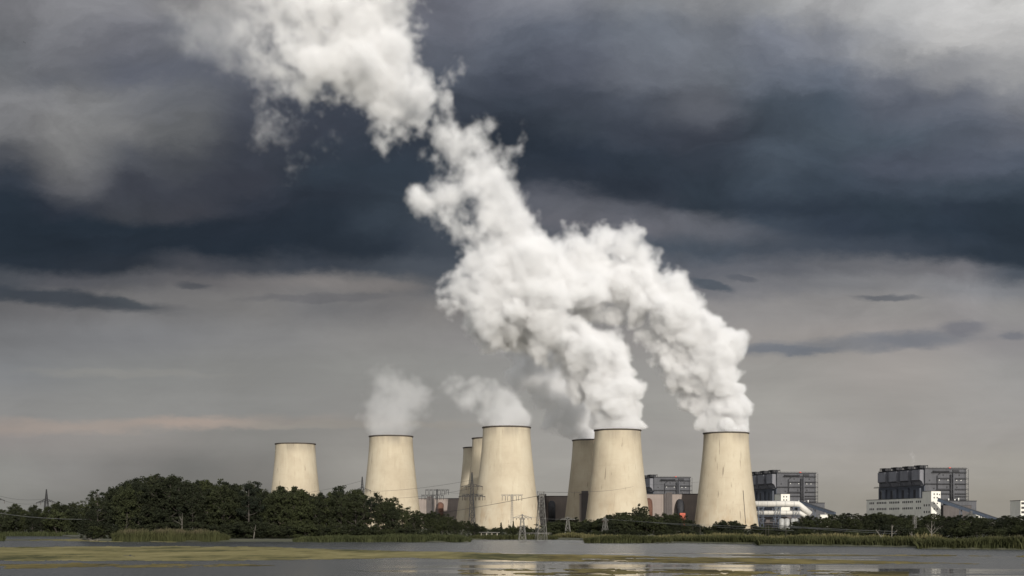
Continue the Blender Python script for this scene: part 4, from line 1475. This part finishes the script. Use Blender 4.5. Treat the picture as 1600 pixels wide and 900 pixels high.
def office_block(full=True):
    o = empty('office_building', (0, 0, 0), RZ)
    tx, td, th = 14.4, 26.0, 52.6
    MB().box(0, tx, 0, td, -1, th).build('stair_tower', M_WHITE, o)
    MB().box(-.3, tx + .3, -.3, td + .3, th + .003, th + .6).build('tower_roof', M_ROOF, o)
    L = 207.0
    if not full:
        for z in (47.5, 42.5):
            for x in (3.6, 8.2):
                window(o, (x, -.12, z), (x + 1.9, -.003, z + 2.0))
        return o
    w = MB().box(1.0, tx - 1, td + .003, L, -1, 43.4)
    n = 34
    for i in range(n + 1):
        y = td + 3 + (L - td - 4) * i / n
        w.box(.55, .997, y - .25, y + .25, 0, 27.5)
    w.build('wing', M_WHITE, o)
    MB().box(.6, tx - .6, td + .01, L + .4, 43.403, 44.0).build('wing_roof', M_ROOF, o)
    # tower windows: two columns on the narrow sunlit side, three on the long side
    for z in (47.5, 42.5, 34.5, 26.5, 19.5, 12.0):
        for x in (3.6, 8.2):
            window(o, (x, -.12, z), (x + 1.9, -.003, z + 2.0))
    window(o, (12.0, -.12, 47.0), (13.3, -.003, 49.0))
    for z in (31.5, 22.0):
        for y in (4.5, 11.5, 18.5):
            window(o, (-.12, y, z), (-.003, y + 3.2, z + 3.0))
    # wing windows in groups
    for z in (37.0, 27.8):
        y = td + 6
        for gsz in (3, 6, 6, 6, 3):
            for i in range(gsz):
                window(o, (.86, y, z), (.997, y + 3.3, z + 3.0))
                y += 5.6
            y += 8.0
    return o


O3 = office_block()
O3.location = (589.6, 2000, 0.5)
tag(O3, 'long white office block with rows of dark windows and a cream stair tower', 'office building', 'white office buildings')
O2 = office_block(False)
O2.location = (412.0, 2178, 0.5)
tag(O2, 'white stair tower rising just above the thick white pipes', 'office building', 'white office buildings')
O4 = empty('office_building', ((1594.6 - 800) * 1900 / F, 1900, .5), 0)
MB().box(0, 30, 0, 40, -1, 37.5).build('wall', M_WHITE, O4)
MB().box(-.3, 30.3, -.3, 40.3, 37.503, 38.2).build('roof', M_ROOF, O4)
for z in (32.5, 26.5, 20.5, 14.5, 8.5):
    MB().box(1.0, 29, -.15, -.003, z, z + 3.0).build('window', M_GLASS, O4)
tag(O4, 'white building with dark window bands cut off by the picture edge', 'office building')


# conveyor galleries sloping down from the boiler houses
def conveyor(a, b, posts, label):
    o = empty('conveyor_gallery', tuple(a))
    d = Vector(b) - Vector(a)
    MB().bar((0, 0, 0), d, 5.0, 4.6).build('gallery_tube', M_BLUE, o)
    r = MB().bar(Vector((0, 0, 2.6)), d + Vector((0, 0, 2.6)), 5.4, .5)
    r.build('roof', M_ROOF, o)
    for t in posts:
        p = d * t
        s = MB()
        s.bar((p.x - 1.2, p.y, p.z - 2.2), (p.x - 1.2, p.y, -a[2] + .3), .9)
        s.bar((p.x + 1.2, p.y, p.z - 2.2), (p.x + 1.2, p.y, -a[2] + .3), .9)
        for k in range(3):
            z0 = p.z - 3 - k * (a[2] + p.z - 3) / 3.2
            s.bar((p.x - 1.2, p.y, z0), (p.x + 1.2, p.y, z0 - 4), .4)
        s.build('trestle', M_BLUE, o)
    tag(o, label, 'conveyor', 'coal conveyor galleries')
    return o


conveyor(at(1466, 781, 1985), at(1560, 813, 1930), (.38, .72), 'dark blue sloping conveyor gallery running down beside the cream stair tower')
conveyor(at(1252, 785, 2160), at(1304, 803, 2110), (.4, .8), 'dark sloping conveyor gallery just beyond the bend of the white pipes')


def shed(px0, px1, top, Y, label):
    a = at(px0, top, Y); b = at(px1, top, Y)
    o = empty('low_shed', (a.x, Y, .4))
    w = b.x - a.x
    MB().box(0, w, 0, 14, -.5, a.z - 1.2).build('wall', M_WHITE, o)
    MB().box(-.3, w + .3, -.3, 14.3, a.z - 1.197, a.z - .4).build('roof', M_SILO, o)
    tag(o, label, 'shed')


shed(1282, 1298, 803.8, 2090, 'low white shed under the foot of the far conveyor')
shed(1515, 1538, 802.5, 1960, 'low white shed showing below the dark blue conveyor gallery')
# bluish hall behind the near conveyor
a = at(1474, 790, 2030)
o = empty('coal_bunker', (a.x, 2030, .4))
MB().box(0, 40, 0, 26, -.5, a.z - .4).build('wall', M_SHAFT, o)
MB().box(-.3, 40.3, -.3, 26.3, a.z - .397, a.z + .2).build('roof', M_ROOF, o)
tag(o, 'bluish bunker building tucked under the near conveyor gallery', 'bunker')


# long halls with exhaust elbows on trestles
def hall(px0, px1, top, Y, depth, shafts, elbows, label, rusty=()):
    a = at(px0, top, Y)
    b = at(px1, top, Y)
    o = empty('turbine_hall', (a.x, Y, .4))
    W, H = b.x - a.x, a.z - .4
    MB().box(0, W, 0, depth, -.5, H - .6).build('wall', M_HALL, o)
    MB().box(-.4, W + .4, -.4, depth + .4, H - .597, H + .1).build('roof', M_ROOF, o)
    k = Y / F
    for (s0, s1, st) in shafts:
        MB().box((s0 - px0) * k, (s1 - px0) * k, -2.4, -.003, -.5, EYE + (HOR - st) * k - .4).build('riser_shaft', M_SHAFT, o)
    for i, (ep, et) in enumerate(elbows):
        x = (ep - px0) * k
        zt = EYE + (HOR - et) * k - .4
        r = 4.4 * Y / 1750
        pts = []
        for q in range(9):
            an = math.pi / 2 * q / 8
            pts.append((x - .5, -9 + 8.5 * (1 - math.cos(an)) * 0 - 0 + 9 * math.sin(an) - 0.2 * q / 8, zt - r - 9 + 9 * math.cos(an)) if False else (x, -9.5 + 9.4 * (1 - math.cos(an)), zt - r - 9.4 + 9.4 * math.sin(an)))
        pts = [(x, -9.5, zt - r - 24)] + pts
        e = MB().tube(pts, r, 18)
        e.build('exhaust_elbow', M_RUST if i in rusty else M_STEEL, o, True)
        t = MB()
        z0 = zt - r - 24
        for (xx, yy) in ((-6, -15), (6, -15), (-6, -4), (6, -4)):
            t.bar((x + xx, yy, -.4), (x + xx, yy, z0), .9)
        for (p, q) in (((-6, -15), (6, -15)), ((-6, -4), (6, -4)), ((-6, -15), (-6, -4)), ((6, -15), (6, -4))):
            t.bar((x + p[0], p[1], z0), (x + q[0], q[1], z0), .9)
            t.bar((x + p[0], p[1], z0 - 10), (x + q[0], q[1], z0 - .6), .5)
        t.bar((x - 6, -15, z0 - .6), (x + 6, -15, z0 - 10), .5)
        t.build('trestle', M_BLUE, o)
    tag(o, label, 'hall', 'turbine halls')
    return o


hall(645, 745, 778.5, 2069, 40, ((667, 676, 775.5), (676.2, 679, 780)), ((688, 784.5),), 'grey hall with a rounded exhaust elbow between the copse and the row of three towers', (0,))
hall(800, 905, 774.8, 1895, 35, ((843, 853.5, 771.8),), ((862, 782),), 'dark blue grey hall in shadow between the largest tower and the grey shadowed tower')
hall(907, 1118, 771.5, 1735, 28, ((908.5, 919, 767), (1037.5, 1041, 771.6), (1041.2, 1050, 769.5)), ((1013, 778), (1062, 779.5)), 'pinkish hall partly in tower shadow, standing between the two heavily steaming towers', (0,))
# red orange hut on the hall's foot
a = at(1062.5, 801.5, 1640)
o = empty('orange_hut', (a.x, 1640, .4))
MB().box(0, 6.2, 0, 5, -.5, a.z - .5).build('wall', M_ORANGE, o)
MB().box(-.15, 6.35, -.15, 5.15, a.z - .497, a.z - .2).build('roof', M_RUST, o)
for x in (1.2, 2.6, 4.0, 5.4):
    MB().box(x, x + .3, -.25, -.003, 0, a.z - 1.2).build('rib', M_RUST, o)
tag(o, 'small bright orange red hut showing above the dark belt trees', 'hut')

# thick white pipes on trestles
YP = 1760.0


def thick_pipe(y, r, px_end, px_low, y_low, label):
    k = YP / F
    a = at(1150, y, YP); b = at(px_end, y, YP); c = at(px_low, y_low, YP)
    o = empty('steam_pipe', (a.x, YP, a.z))
    pts = [Vector((0, 0, 0)), b - a, c - a]
    # rounded bend
    p0, p1, p2 = pts
    bend = [p1.lerp(p0, .06), p1.lerp(p2, .02) + Vector((-.4, 0, -.05)), p1.lerp(p2, .20)]
    MB().tube([p0] + bend + [p2], r, 20).build('pipe_run', M_PIPEW, o, True)
    n = 7
    for i in range(n):
        p = p0.lerp(p1, (i + .5) / n)
        MB().tube([p - Vector((.35, 0, 0)), p + Vector((.35, 0, 0))], r * 1.045, 20).build('flange', M_SILO, o, True)
    tag(o, label, 'pipe', 'thick white pipes')


thick_pipe(787.5, 3.75, 1247, 1266, 803.5, 'upper and thicker white pipe bending down beside the steaming tower')
thick_pipe(801.5, 2.9, 1250, 1260, 808, 'lower white pipe running under the thicker one on blue trestles')
k = YP / F
for i, px in enumerate((1188, 1214, 1243)):
    x = (px - 800) * k
    o = empty('pipe_trestle', (x, YP, .4))
    f_ = MB()
    zt = EYE + (HOR - 792.5) * k - .4
    for dx in (-3.2, 3.2):
        for dy in (-5.5, 5.5):
            f_.bar((dx, dy, -.4), (dx, dy, zt), .7)
    f_.build('post', M_BLUE, o)
    g_ = MB()
    for z in (zt, zt - 14.4):
        for dy in (-5.5, 5.5):
            g_.bar((-5, dy, z), (5, dy, z), .8)
        for dx in (-3.2, 3.2):
            g_.bar((dx, -5.5, z), (dx, 5.5, z), .8)
    z0 = zt - 14
    for dy in (-5.5, 5.5):
        g_.bar((-3.2, dy, 0), (3.2, dy, z0), .4).bar((3.2, dy, 0), (-3.2, dy, z0), .4)
        g_.bar((-3.2, dy, z0), (3.2, dy, zt), .4).bar((3.2, dy, z0), (-3.2, dy, zt), .4)
    g_.build('brace', M_BLUE, o)
    tag(o, ('blue steel trestle under the white pipes, close against the steaming tower', 'blue steel trestle under the middle of the white pipes, beside the silos', 'blue steel trestle under the white pipes where they bend down')[i], 'trestle', 'trestles under the white pipes')
x0, x1 = (1180 - 800) * k, (1250 - 800) * k
o = empty('pipe_walkway', (x0, YP - 6.5, EYE + (HOR - 806.8) * k))
w = MB().box(0, x1 - x0, -1, 1, 0, .5)
w.build('deck', M_BLUE, o)
w = MB()
for i in range(28):
    xx = (x1 - x0) * i / 27
    w.bar((xx, -1, .5), (xx, -1, 1.8), .12)
w.bar((0, -1, 1.7), (x1 - x0, -1, 1.7), .14)
w.build('railing', M_BLUE, o)
tag(o, 'blue steel walkway below the lower white pipe', 'walkway')
for i, (px, r) in enumerate(((1221.5, 3.0), (1229.5, 3.2), (1239, 2.6), (1244.5, 2.2))):
    Ys = 1735.0
    p = at(px, 810.5, Ys)
    o = empty('silo', (p.x, Ys, .4))
    H = p.z - .4
    MB().tube([(0, 0, -.4), (0, 0, H - .8)], r, 24).build('shell', M_SILO, o, True)
    MB().tube([(0, 0, H - .78), (0, 0, H - .1), (0, 0, H + .5)], [r * 1.05, r * .8, .3], 24).build('roof', M_SILO, o)
    rb = MB()
    for q in range(9):
        an = -math.pi * q / 8
        rb.bar((r * 1.03 * math.cos(an), r * 1.03 * math.sin(an), 0), (r * 1.03 * math.cos(an), r * 1.03 * math.sin(an), H - 1), .14)
    rb.build('rib', M_SILO, o)
    tag(o, ('white silo under the white pipes, next to the middle trestle', 'widest white silo of the four under the pipes', 'grey ribbed silo beside the widest white one', 'narrow grey ribbed silo at the end of the four, nearest the pipe bend')[i], 'silo', 'silos under the white pipes')

# dark pump house behind the pipe trestles
a = at(1176, 800, 1805)
o = empty('pump_house', (a.x, 1805, .4))
MB().box(0, 66, 0, 14, -.5, a.z - .4).build('wall', M_SHAFT, o)
MB().box(-.3, 66.3, -.3, 14.3, a.z - .397, a.z + .1).build('roof', M_ROOF, o)
for i in range(7):
    MB().box(4 + i * 9, 8 + i * 9, -.12, -.003, 9, 12).build('window', M_GLASS, o)
tag(o, 'dark low pump house behind the blue trestles of the white pipes', 'pump house')
# ------------------------------------------------------------------ pylons, poles, wires and small things
M_GALV = simple_mat('galvanised_steel', (0.125, 0.12, 0.11), 0.65, 0.1, var=0.12, scale=1.0)
M_PYLON_D = simple_mat('dark_weathered_pylon_steel', (0.022, 0.022, 0.023), 0.8, 0.0, var=0.2, scale=1.0)
M_WIRE = simple_mat('aluminium_wire', (0.20, 0.20, 0.20), 0.5, 0.4, var=0.05)
M_WIRE_D = simple_mat('dark_wire', (0.05, 0.05, 0.05), 0.6, 0.2, var=0.05)
M_INSUL = simple_mat('brown_insulator', (0.045, 0.028, 0.020), 0.35, var=0.1)


def lattice(mb, z0, z1, w0, w1, bw, panel=1.0):
    """four tapering legs with crossed braces"""
    z = z0
    lv = [z0]
    while z < z1 - 0.01:
        w = w0 + (w1 - w0) * (z - z0) / (z1 - z0)
        z = min(z1, z + max(.35, w * panel))
        lv.append(z)
    if len(lv) > 2 and lv[-1] - lv[-2] < .25 * (lv[-2] - lv[-3]):
        lv.pop(-2)
    cn = ((-1, -1), (1, -1), (1, 1), (-1, 1))

    def P(c, z):
        w = (w0 + (w1 - w0) * (z - z0) / (z1 - z0)) / 2
        return (c[0] * w, c[1] * w, z)
    for c in cn:
        mb.bar(P(c, z0), P(c, z1), bw * 1.5)
    for a, b in zip(lv, lv[1:]):
        for i in range(4):
            c, d = cn[i], cn[(i + 1) % 4]
            mb.bar(P(c, a), P(d, b), bw * .8)
            mb.bar(P(d, a), P(c, b), bw * .8)
            mb.bar(P(c, b), P(d, b), bw * .8)


def arm(name, z, L, h, mat, o, bw, w=.8, both=True, drop=0.0):
    m = MB()
    for s in ((-1, 1) if both else (-1,)):
        for y in (-w / 2, w / 2):
            m.bar((s * w * .4, y, z), (s * L, 0, z + drop), bw)
            m.bar((s * w * .4, y, z + h), (s * L, 0, z + drop + .12), bw)
        n = max(3, int(L / 1.6))
        for i in range(1, n):
            t = i / n
            hh = h * (1 - t)
            for y in (-w / 2 * (1 - t), w / 2 * (1 - t)):
                m.bar((s * L * t, y, z + drop * t), (s * L * (t - 1 / n), y, z + drop * (t - 1 / n) + h * (1 - t + 1 / n)), bw * .7)
    m.build('crossarm', mat, o)


def transmission_pylon(px, Y, top, arms, w0, mat, label, group, bw=.24, ins=True):
    o = empty('power_pylon', ((px - 800) * Y / F, Y, .4))
    H = EYE + (HOR - top) * Y / F - .4
    m = MB()
    zw = min(a[0] for a in arms)
    zt = max(a[0] for a in arms)
    lattice(m, -.4, zw, w0, w0 * .38, bw * .75, 1.3)
    lattice(m, zw, zt + .6, w0 * .38, w0 * .30, bw * .8, 1.3)
    lattice(m, zt + .6, H, w0 * .30, .25, bw * .9, 1.4)
    m.build('mast', mat, o)
    for (z, L, d) in arms:
        arm('crossarm', z, L, 1.3, mat, o, bw * .8, w0 * .34, True, d)
        if ins:
            for s in (-1, 1):
                for t in (.55, .97):
                    MB().tube([(s * L * t, 0, z + d * t), (s * L * t, 0, z + d * t - 1.7)], .12, 6).build('insulator', M_INSUL, o)
    tag(o, label, 'pylon', group)
    return o


PG = 'lattice power pylons'
transmission_pylon(737.5, 700, 738, [(23.0, 5.2, .0), (18.2, 6.6, -.2)], 3.9, M_PYLON_D, 'tall dark lattice pylon standing before the row of three towers', PG)
transmission_pylon(566, 820, 745, [(24.5, 5.0, -.5), (19.0, 7.0, -.5)], 4.2, M_PYLON_D, 'dark pylon top sticking up from the copse beside the thinly steaming tower', PG)
transmission_pylon(72.5, 900, 764.5, [(19.4, 6.6, -1.2)], 4.4, M_PYLON_D, 'distant pylon peak with drooping arms above the far treeline', PG)
transmission_pylon(-11, 860, 756, [(20.5, 7.2, -1.6)], 4.4, M_PYLON_D, 'pylon beyond the picture edge of which one drooping arm shows', PG)


def gantry_pylon(px, Y, top, half, label, mat=M_PYLON_D, n=6, low=None):
    """slim mast with one wide beam and hooked insulator loops below it"""
    k = Y / F
    o = empty('gantry_pylon', ((px - 800) * k, Y, .4))
    H = EYE + (HOR - top) * k - .4
    m = MB()
    lattice(m, -.4, H, 2.0, .9, .17, 1.1)
    m.build('mast', mat, o)
    Lh = half * k
    b = MB()
    for z in (H, H - .8):
        for y in (-.4, .4):
            b.bar((-Lh, y, z), (Lh, y, z), .16)
    nn = int(Lh * 2 / 1.2)
    for i in range(nn):
        x = -Lh + 2 * Lh * i / nn
        b.bar((x, -.4, H - .8), (x + 2 * Lh / nn, -.4, H), .11)
    b.build('beam', mat, o)
    for i in range(n):
        x = -Lh + 2 * Lh * (i + .5) / n
        if abs(x) < Lh * .12:
            continue
        r = Lh / n * .62
        pts = [(x - r, 0, H - 4.4)] + [(x - r * math.cos(math.pi * q / 8), 0, H - 1.9 + 1.3 * math.sin(math.pi * q / 8)) for q in range(9)] + [(x + r, 0, H - 4.4)]
        MB().tube(pts, .2, 6).build('insulator_loop', mat, o, True)
        MB().bar((x, 0, H - .8), (x, 0, H - .5), .2).build('hanger', mat, o)
    tag(o, label, 'pylon', 'slim pylons with wide beams')


gantry_pylon(800, 1000, 772.5, 17, 'pale slim pylon with one wide beam standing before the largest tower', M_GALV, 4)
gantry_pylon(738.5, 980, 772.0, 17, 'slim pylon with looped insulators, crossing the tall dark lattice pylon', M_PYLON_D, 5)
gantry_pylon(683, 1150, 764.5, 19, 'slim pylon with a beam of looped insulators above the grey hall', M_PYLON_D, 6)
gantry_pylon(676, 1180, 773.0, 18, 'second slim pylon with lower beam, just behind the one above the grey hall', M_PYLON_D, 6)


def umbrella_pylon(px, Y, top, base_w, half, label, mat=M_GALV, rz=0.2):
    k = Y / F
    o = empty('umbrella_pylon', ((px - 800) * k, Y, .3 if Y < 420 else .4), rz)
    H = EYE + (HOR - top) * k - .4
    m = MB()
    lattice(m, -.6, H - .9, base_w, base_w * .34, .075, 1.0)
    m.build('mast', mat, o)
    L = half * k
    b = MB()
    for y in (-.3, .3):
        b.bar((-L, y, H - .9), (L, y, H - .9), .14)
    for s in (-1, 1):
        b.bar((0, 0, H), (s * L, 0, H - .9), .10)
        b.bar((0, 0, H - .1), (s * L * .5, .3, H - .9), .08)
        b.bar((0, 0, H - .1), (s * L * .5, -.3, H - .9), .08)
        b.bar((0, 0, H - .9), (0, s * L * .45, H - .9), .10)
        b.bar((0, 0, H), (0, s * L * .45, H - .9), .08)
    b.bar((0, 0, H - 1), (0, 0, H + .15), .26)
    b.build('crossarm', mat, o)
    for t in (-.95, -.6, -.25, .25, .6, .95):
        MB().tube([(L * t, 0, H - .9), (L * t, 0, H - 1.5)], .07, 6).build('insulator', M_INSUL, o)
    tag(o, label, 'pylon', 'low pylons with umbrella arms')


umbrella_pylon(816, 392, 803.5, 2.0, 15, 'low cream pylon with umbrella arms at the water edge before the largest tower', M_GALV, .15)
umbrella_pylon(887, 560, 808, 2.4, 12, 'low pale pylon with umbrella arms in front of the grey shadowed tower', M_GALV, .1)
umbrella_pylon(945.5, 520, 809, 2.2, 8, 'low pale pylon with short arms below the middle of the steaming tower', M_GALV, .9)
umbrella_pylon(982, 600, 810, 2.2, 12, 'low pale pylon with umbrella arms half sunk into the dark belt trees', M_GALV, .1)
# open-topped lattice tower at the shore
o = empty('lattice_tower', ((845.5 - 800) * 389 / F, 389, .1), .25)
m = MB()
lattice(m, -.6, 12.4, 2.75, 1.15, .08, .9)
m.build('mast', M_GALV, o)
m = MB()
for s in (-1, 1):
    m.bar((-.95, s * .6, 13.3), (.95, s * .6, 13.3), .14)
    m.bar((s * .9, -.6, 13.3), (s * .9, .6, 13.3), .14)
    for q in (-.9, -.3, .3, .9):
        m.bar((q, s * .6, 12.3), (q, s * .6, 13.3), .10)
    m.bar((-.9, s * .6, 12.4), (.9, s * .6, 12.4), .12)
m.build('top_frame', M_GALV, o)
tag(o, 'tall grey lattice tower with a square top frame at the water edge', 'lattice tower')
# lattice mast by the long wood and plain poles
o = empty('lattice_mast', ((1429 - 800) * 430 / F, 430, .4), .3)
m = MB(); lattice(m, -.4, 6.6, .75, .7, .06, 1.0); m.build('mast', M_GALV, o)
tag(o, 'pale lattice mast standing against the long dark wood below the office block', 'mast')
o = empty('lattice_mast', ((1517 - 800) * 640 / F, 640, .4), .3)
m = MB(); lattice(m, -.4, 10.4, .9, .8, .07, 1.0); m.build('mast', M_GALV, o)
tag(o, 'stub of a lattice mast beside the foot of the near conveyor gallery', 'mast')
for i, (px, top) in enumerate(((1196.5, 818), (1201, 817.5), (1228, 822), (1094, 823))):
    Y = 405.0
    o = MB().tube([(0, 0, -.4), (0, 0, EYE + (HOR - top) * Y / F - .4)], [.07, .055], 8).build('wooden_pole', M_BARK, None, True)
    o.location = ((px - 800) * Y / F, Y, .4)
    tag(o, ('thin pole below the pipes, the first of a close pair', 'thin pole below the pipes, the second of a close pair', 'single thin pole below the silos', 'single thin pole beside the steaming tower with the ladder streak')[i], 'pole', 'thin poles along the bank')


def wire(a, b, sag, r, label, mat=M_WIRE, group='overhead wires'):
    a, b = Vector(a), Vector(b)
    n = 24
    pts = []
    for i in range(n + 1):
        t = i / n
        p = a.lerp(b, t) - a
        p.z -= sag * 4 * t * (1 - t)
        pts.append(p)
    o = MB().tube(pts, r, 5).build('power_line', mat)
    o.location = a
    tag(o, label, 'wire', group)


wire(at(842, 774.5, 389), at(560, 817, 640), .9, .06, 'dark cable rising across the largest tower to the tall lattice tower', M_WIRE_D)
wire(at(-40, 794.5, 500), at(140, 811.5, 402), 1.0, .05, 'pale cable crossing the far treeline to the tall copse')
wire(at(848, 769, 389), at(990, 760, 900), 1.2, .05, 'thin wire from the lattice tower top towards the shadowed tower', M_WIRE_D)
wire(at(737, 750, 700), at(560, 768, 820), 1.5, .06, 'thin wire between the two dark pylons, upper one', M_WIRE_D)
wire(at(737, 763, 700), at(563, 778, 820), 2.0, .06, 'thin wire between the two dark pylons, lower one', M_WIRE_D)
wire(at(738, 772, 980), at(683, 765, 1150), 1.0, .07, 'thin wire from the looped pylon to the beam above the grey hall', M_WIRE_D)
wire(at(566, 751, 820), at(380, 775, 900), 3.0, .06, 'thin wire leaving the pylon in the copse', M_WIRE_D)
wire(at(72, 779, 900), at(-11, 772, 860), 2.0, .07, 'thin wire hung between the distant pylon peak and the picture edge', M_WIRE_D)
wire(at(82, 781, 900), at(-4, 779, 860), 3.0, .07, 'second thin wire under the one by the distant pylon peak', M_WIRE_D)
wire(at(945, 811, 520), at(1290, 826, 380), .5, .045, 'pale wire crossing the dark belt trees, the upper of two')
wire(at(982, 813, 600), at(1240, 829, 400), .5, .045, 'pale wire crossing the dark belt trees, the lower of two')
wire(at(1196, 819, 405), at(1400, 830.5, 310), .25, .055, 'pale wire running along the long wood, the uppermost there')
wire(at(1201, 820, 405), at(1400, 834, 310), .25, .04, 'pale wire running along the long wood, just under the uppermost')
wire(at(887, 811, 560), at(816, 806, 392), .4, .04, 'pale wire joining two of the low umbrella pylons')
wire(at(1000, 757, 1700), at(1125, 748, 2400), 3.0, .12, 'dark wire behind the small boiler house, rising to the steaming tower', M_WIRE_D)

# white pipeline on short posts between the bushes
for i, (p0, p1, py) in enumerate(((748, 781, 832.0), (822, 862, 833.0))):
    Y = 505.0
    a, b = at(p0, py, Y), at(p1, py, Y)
    o = empty('white_pipeline', tuple(a))
    L = b.x - a.x
    MB().tube([(0, 0, 0), (L, 0, 0)], 0.13, 10).build('pipe_run', M_GALV, o, True)
    for q in range(4):
        x = L * (q + .5) / 4
        MB().bar((x, 0, -.3), (x, 0, -a.z + .3), .25).build('post', M_COLUMN, o)
    tag(o, ('low white pipeline between the bushes beside the tall dark pylon', 'low white pipeline passing behind the open topped lattice tower')[i], 'pipeline', 'low white pipelines')
# pale post standing in the reeds
o = MB().tube([(0, 0, -.3), (0, 0, .6), (0, 0, 1.1)], [.14, .14, .10], 8).build('white_post', M_LAMP, None, True)
o.location = at(588.5, 846.8, 358)
o.location.z = .1
tag(o, 'small white post at the edge of the low green reed strip', 'post')


# birds far overhead
def bird(px, py, Y, s, label, roll):
    p = at(px, py, Y)
    v = [(0, -.22, 0), (0, .22, .02), (.05, 0, .05), (-.05, 0, .05), (0, 0, -.05), (.24, .03, .10), (.55, -.06, .04), (.22, -.10, .08), (-.24, .03, .10), (-.55, -.06, .04), (-.22, -.10, .08), (.08, -.36, .01), (-.08, -.36, .01)]
    f = [(0, 4, 2), (0, 3, 4), (1, 2, 4), (1, 4, 3), (0, 2, 3), (1, 3, 2), (2, 5, 7), (5, 6, 7), (3, 10, 8), (8, 10, 9), (0, 11, 12)]
    me = mesh_obj('flying_bird', [(a * s, b * s, c * s) for a, b, c in v], f, M_STEEL)
    me.location = p
    me.rotation_euler = (R(20), R(roll), R(70))
    tag(me, label, 'bird', 'birds in the sky')


bird(37.5, 66, 260, .9, 'tiny dark bird high in the grey sky far from the steam', 15)
bird(455, 145, 420, .8, 'tiny dark bird just under the upper steam cloud', -20)
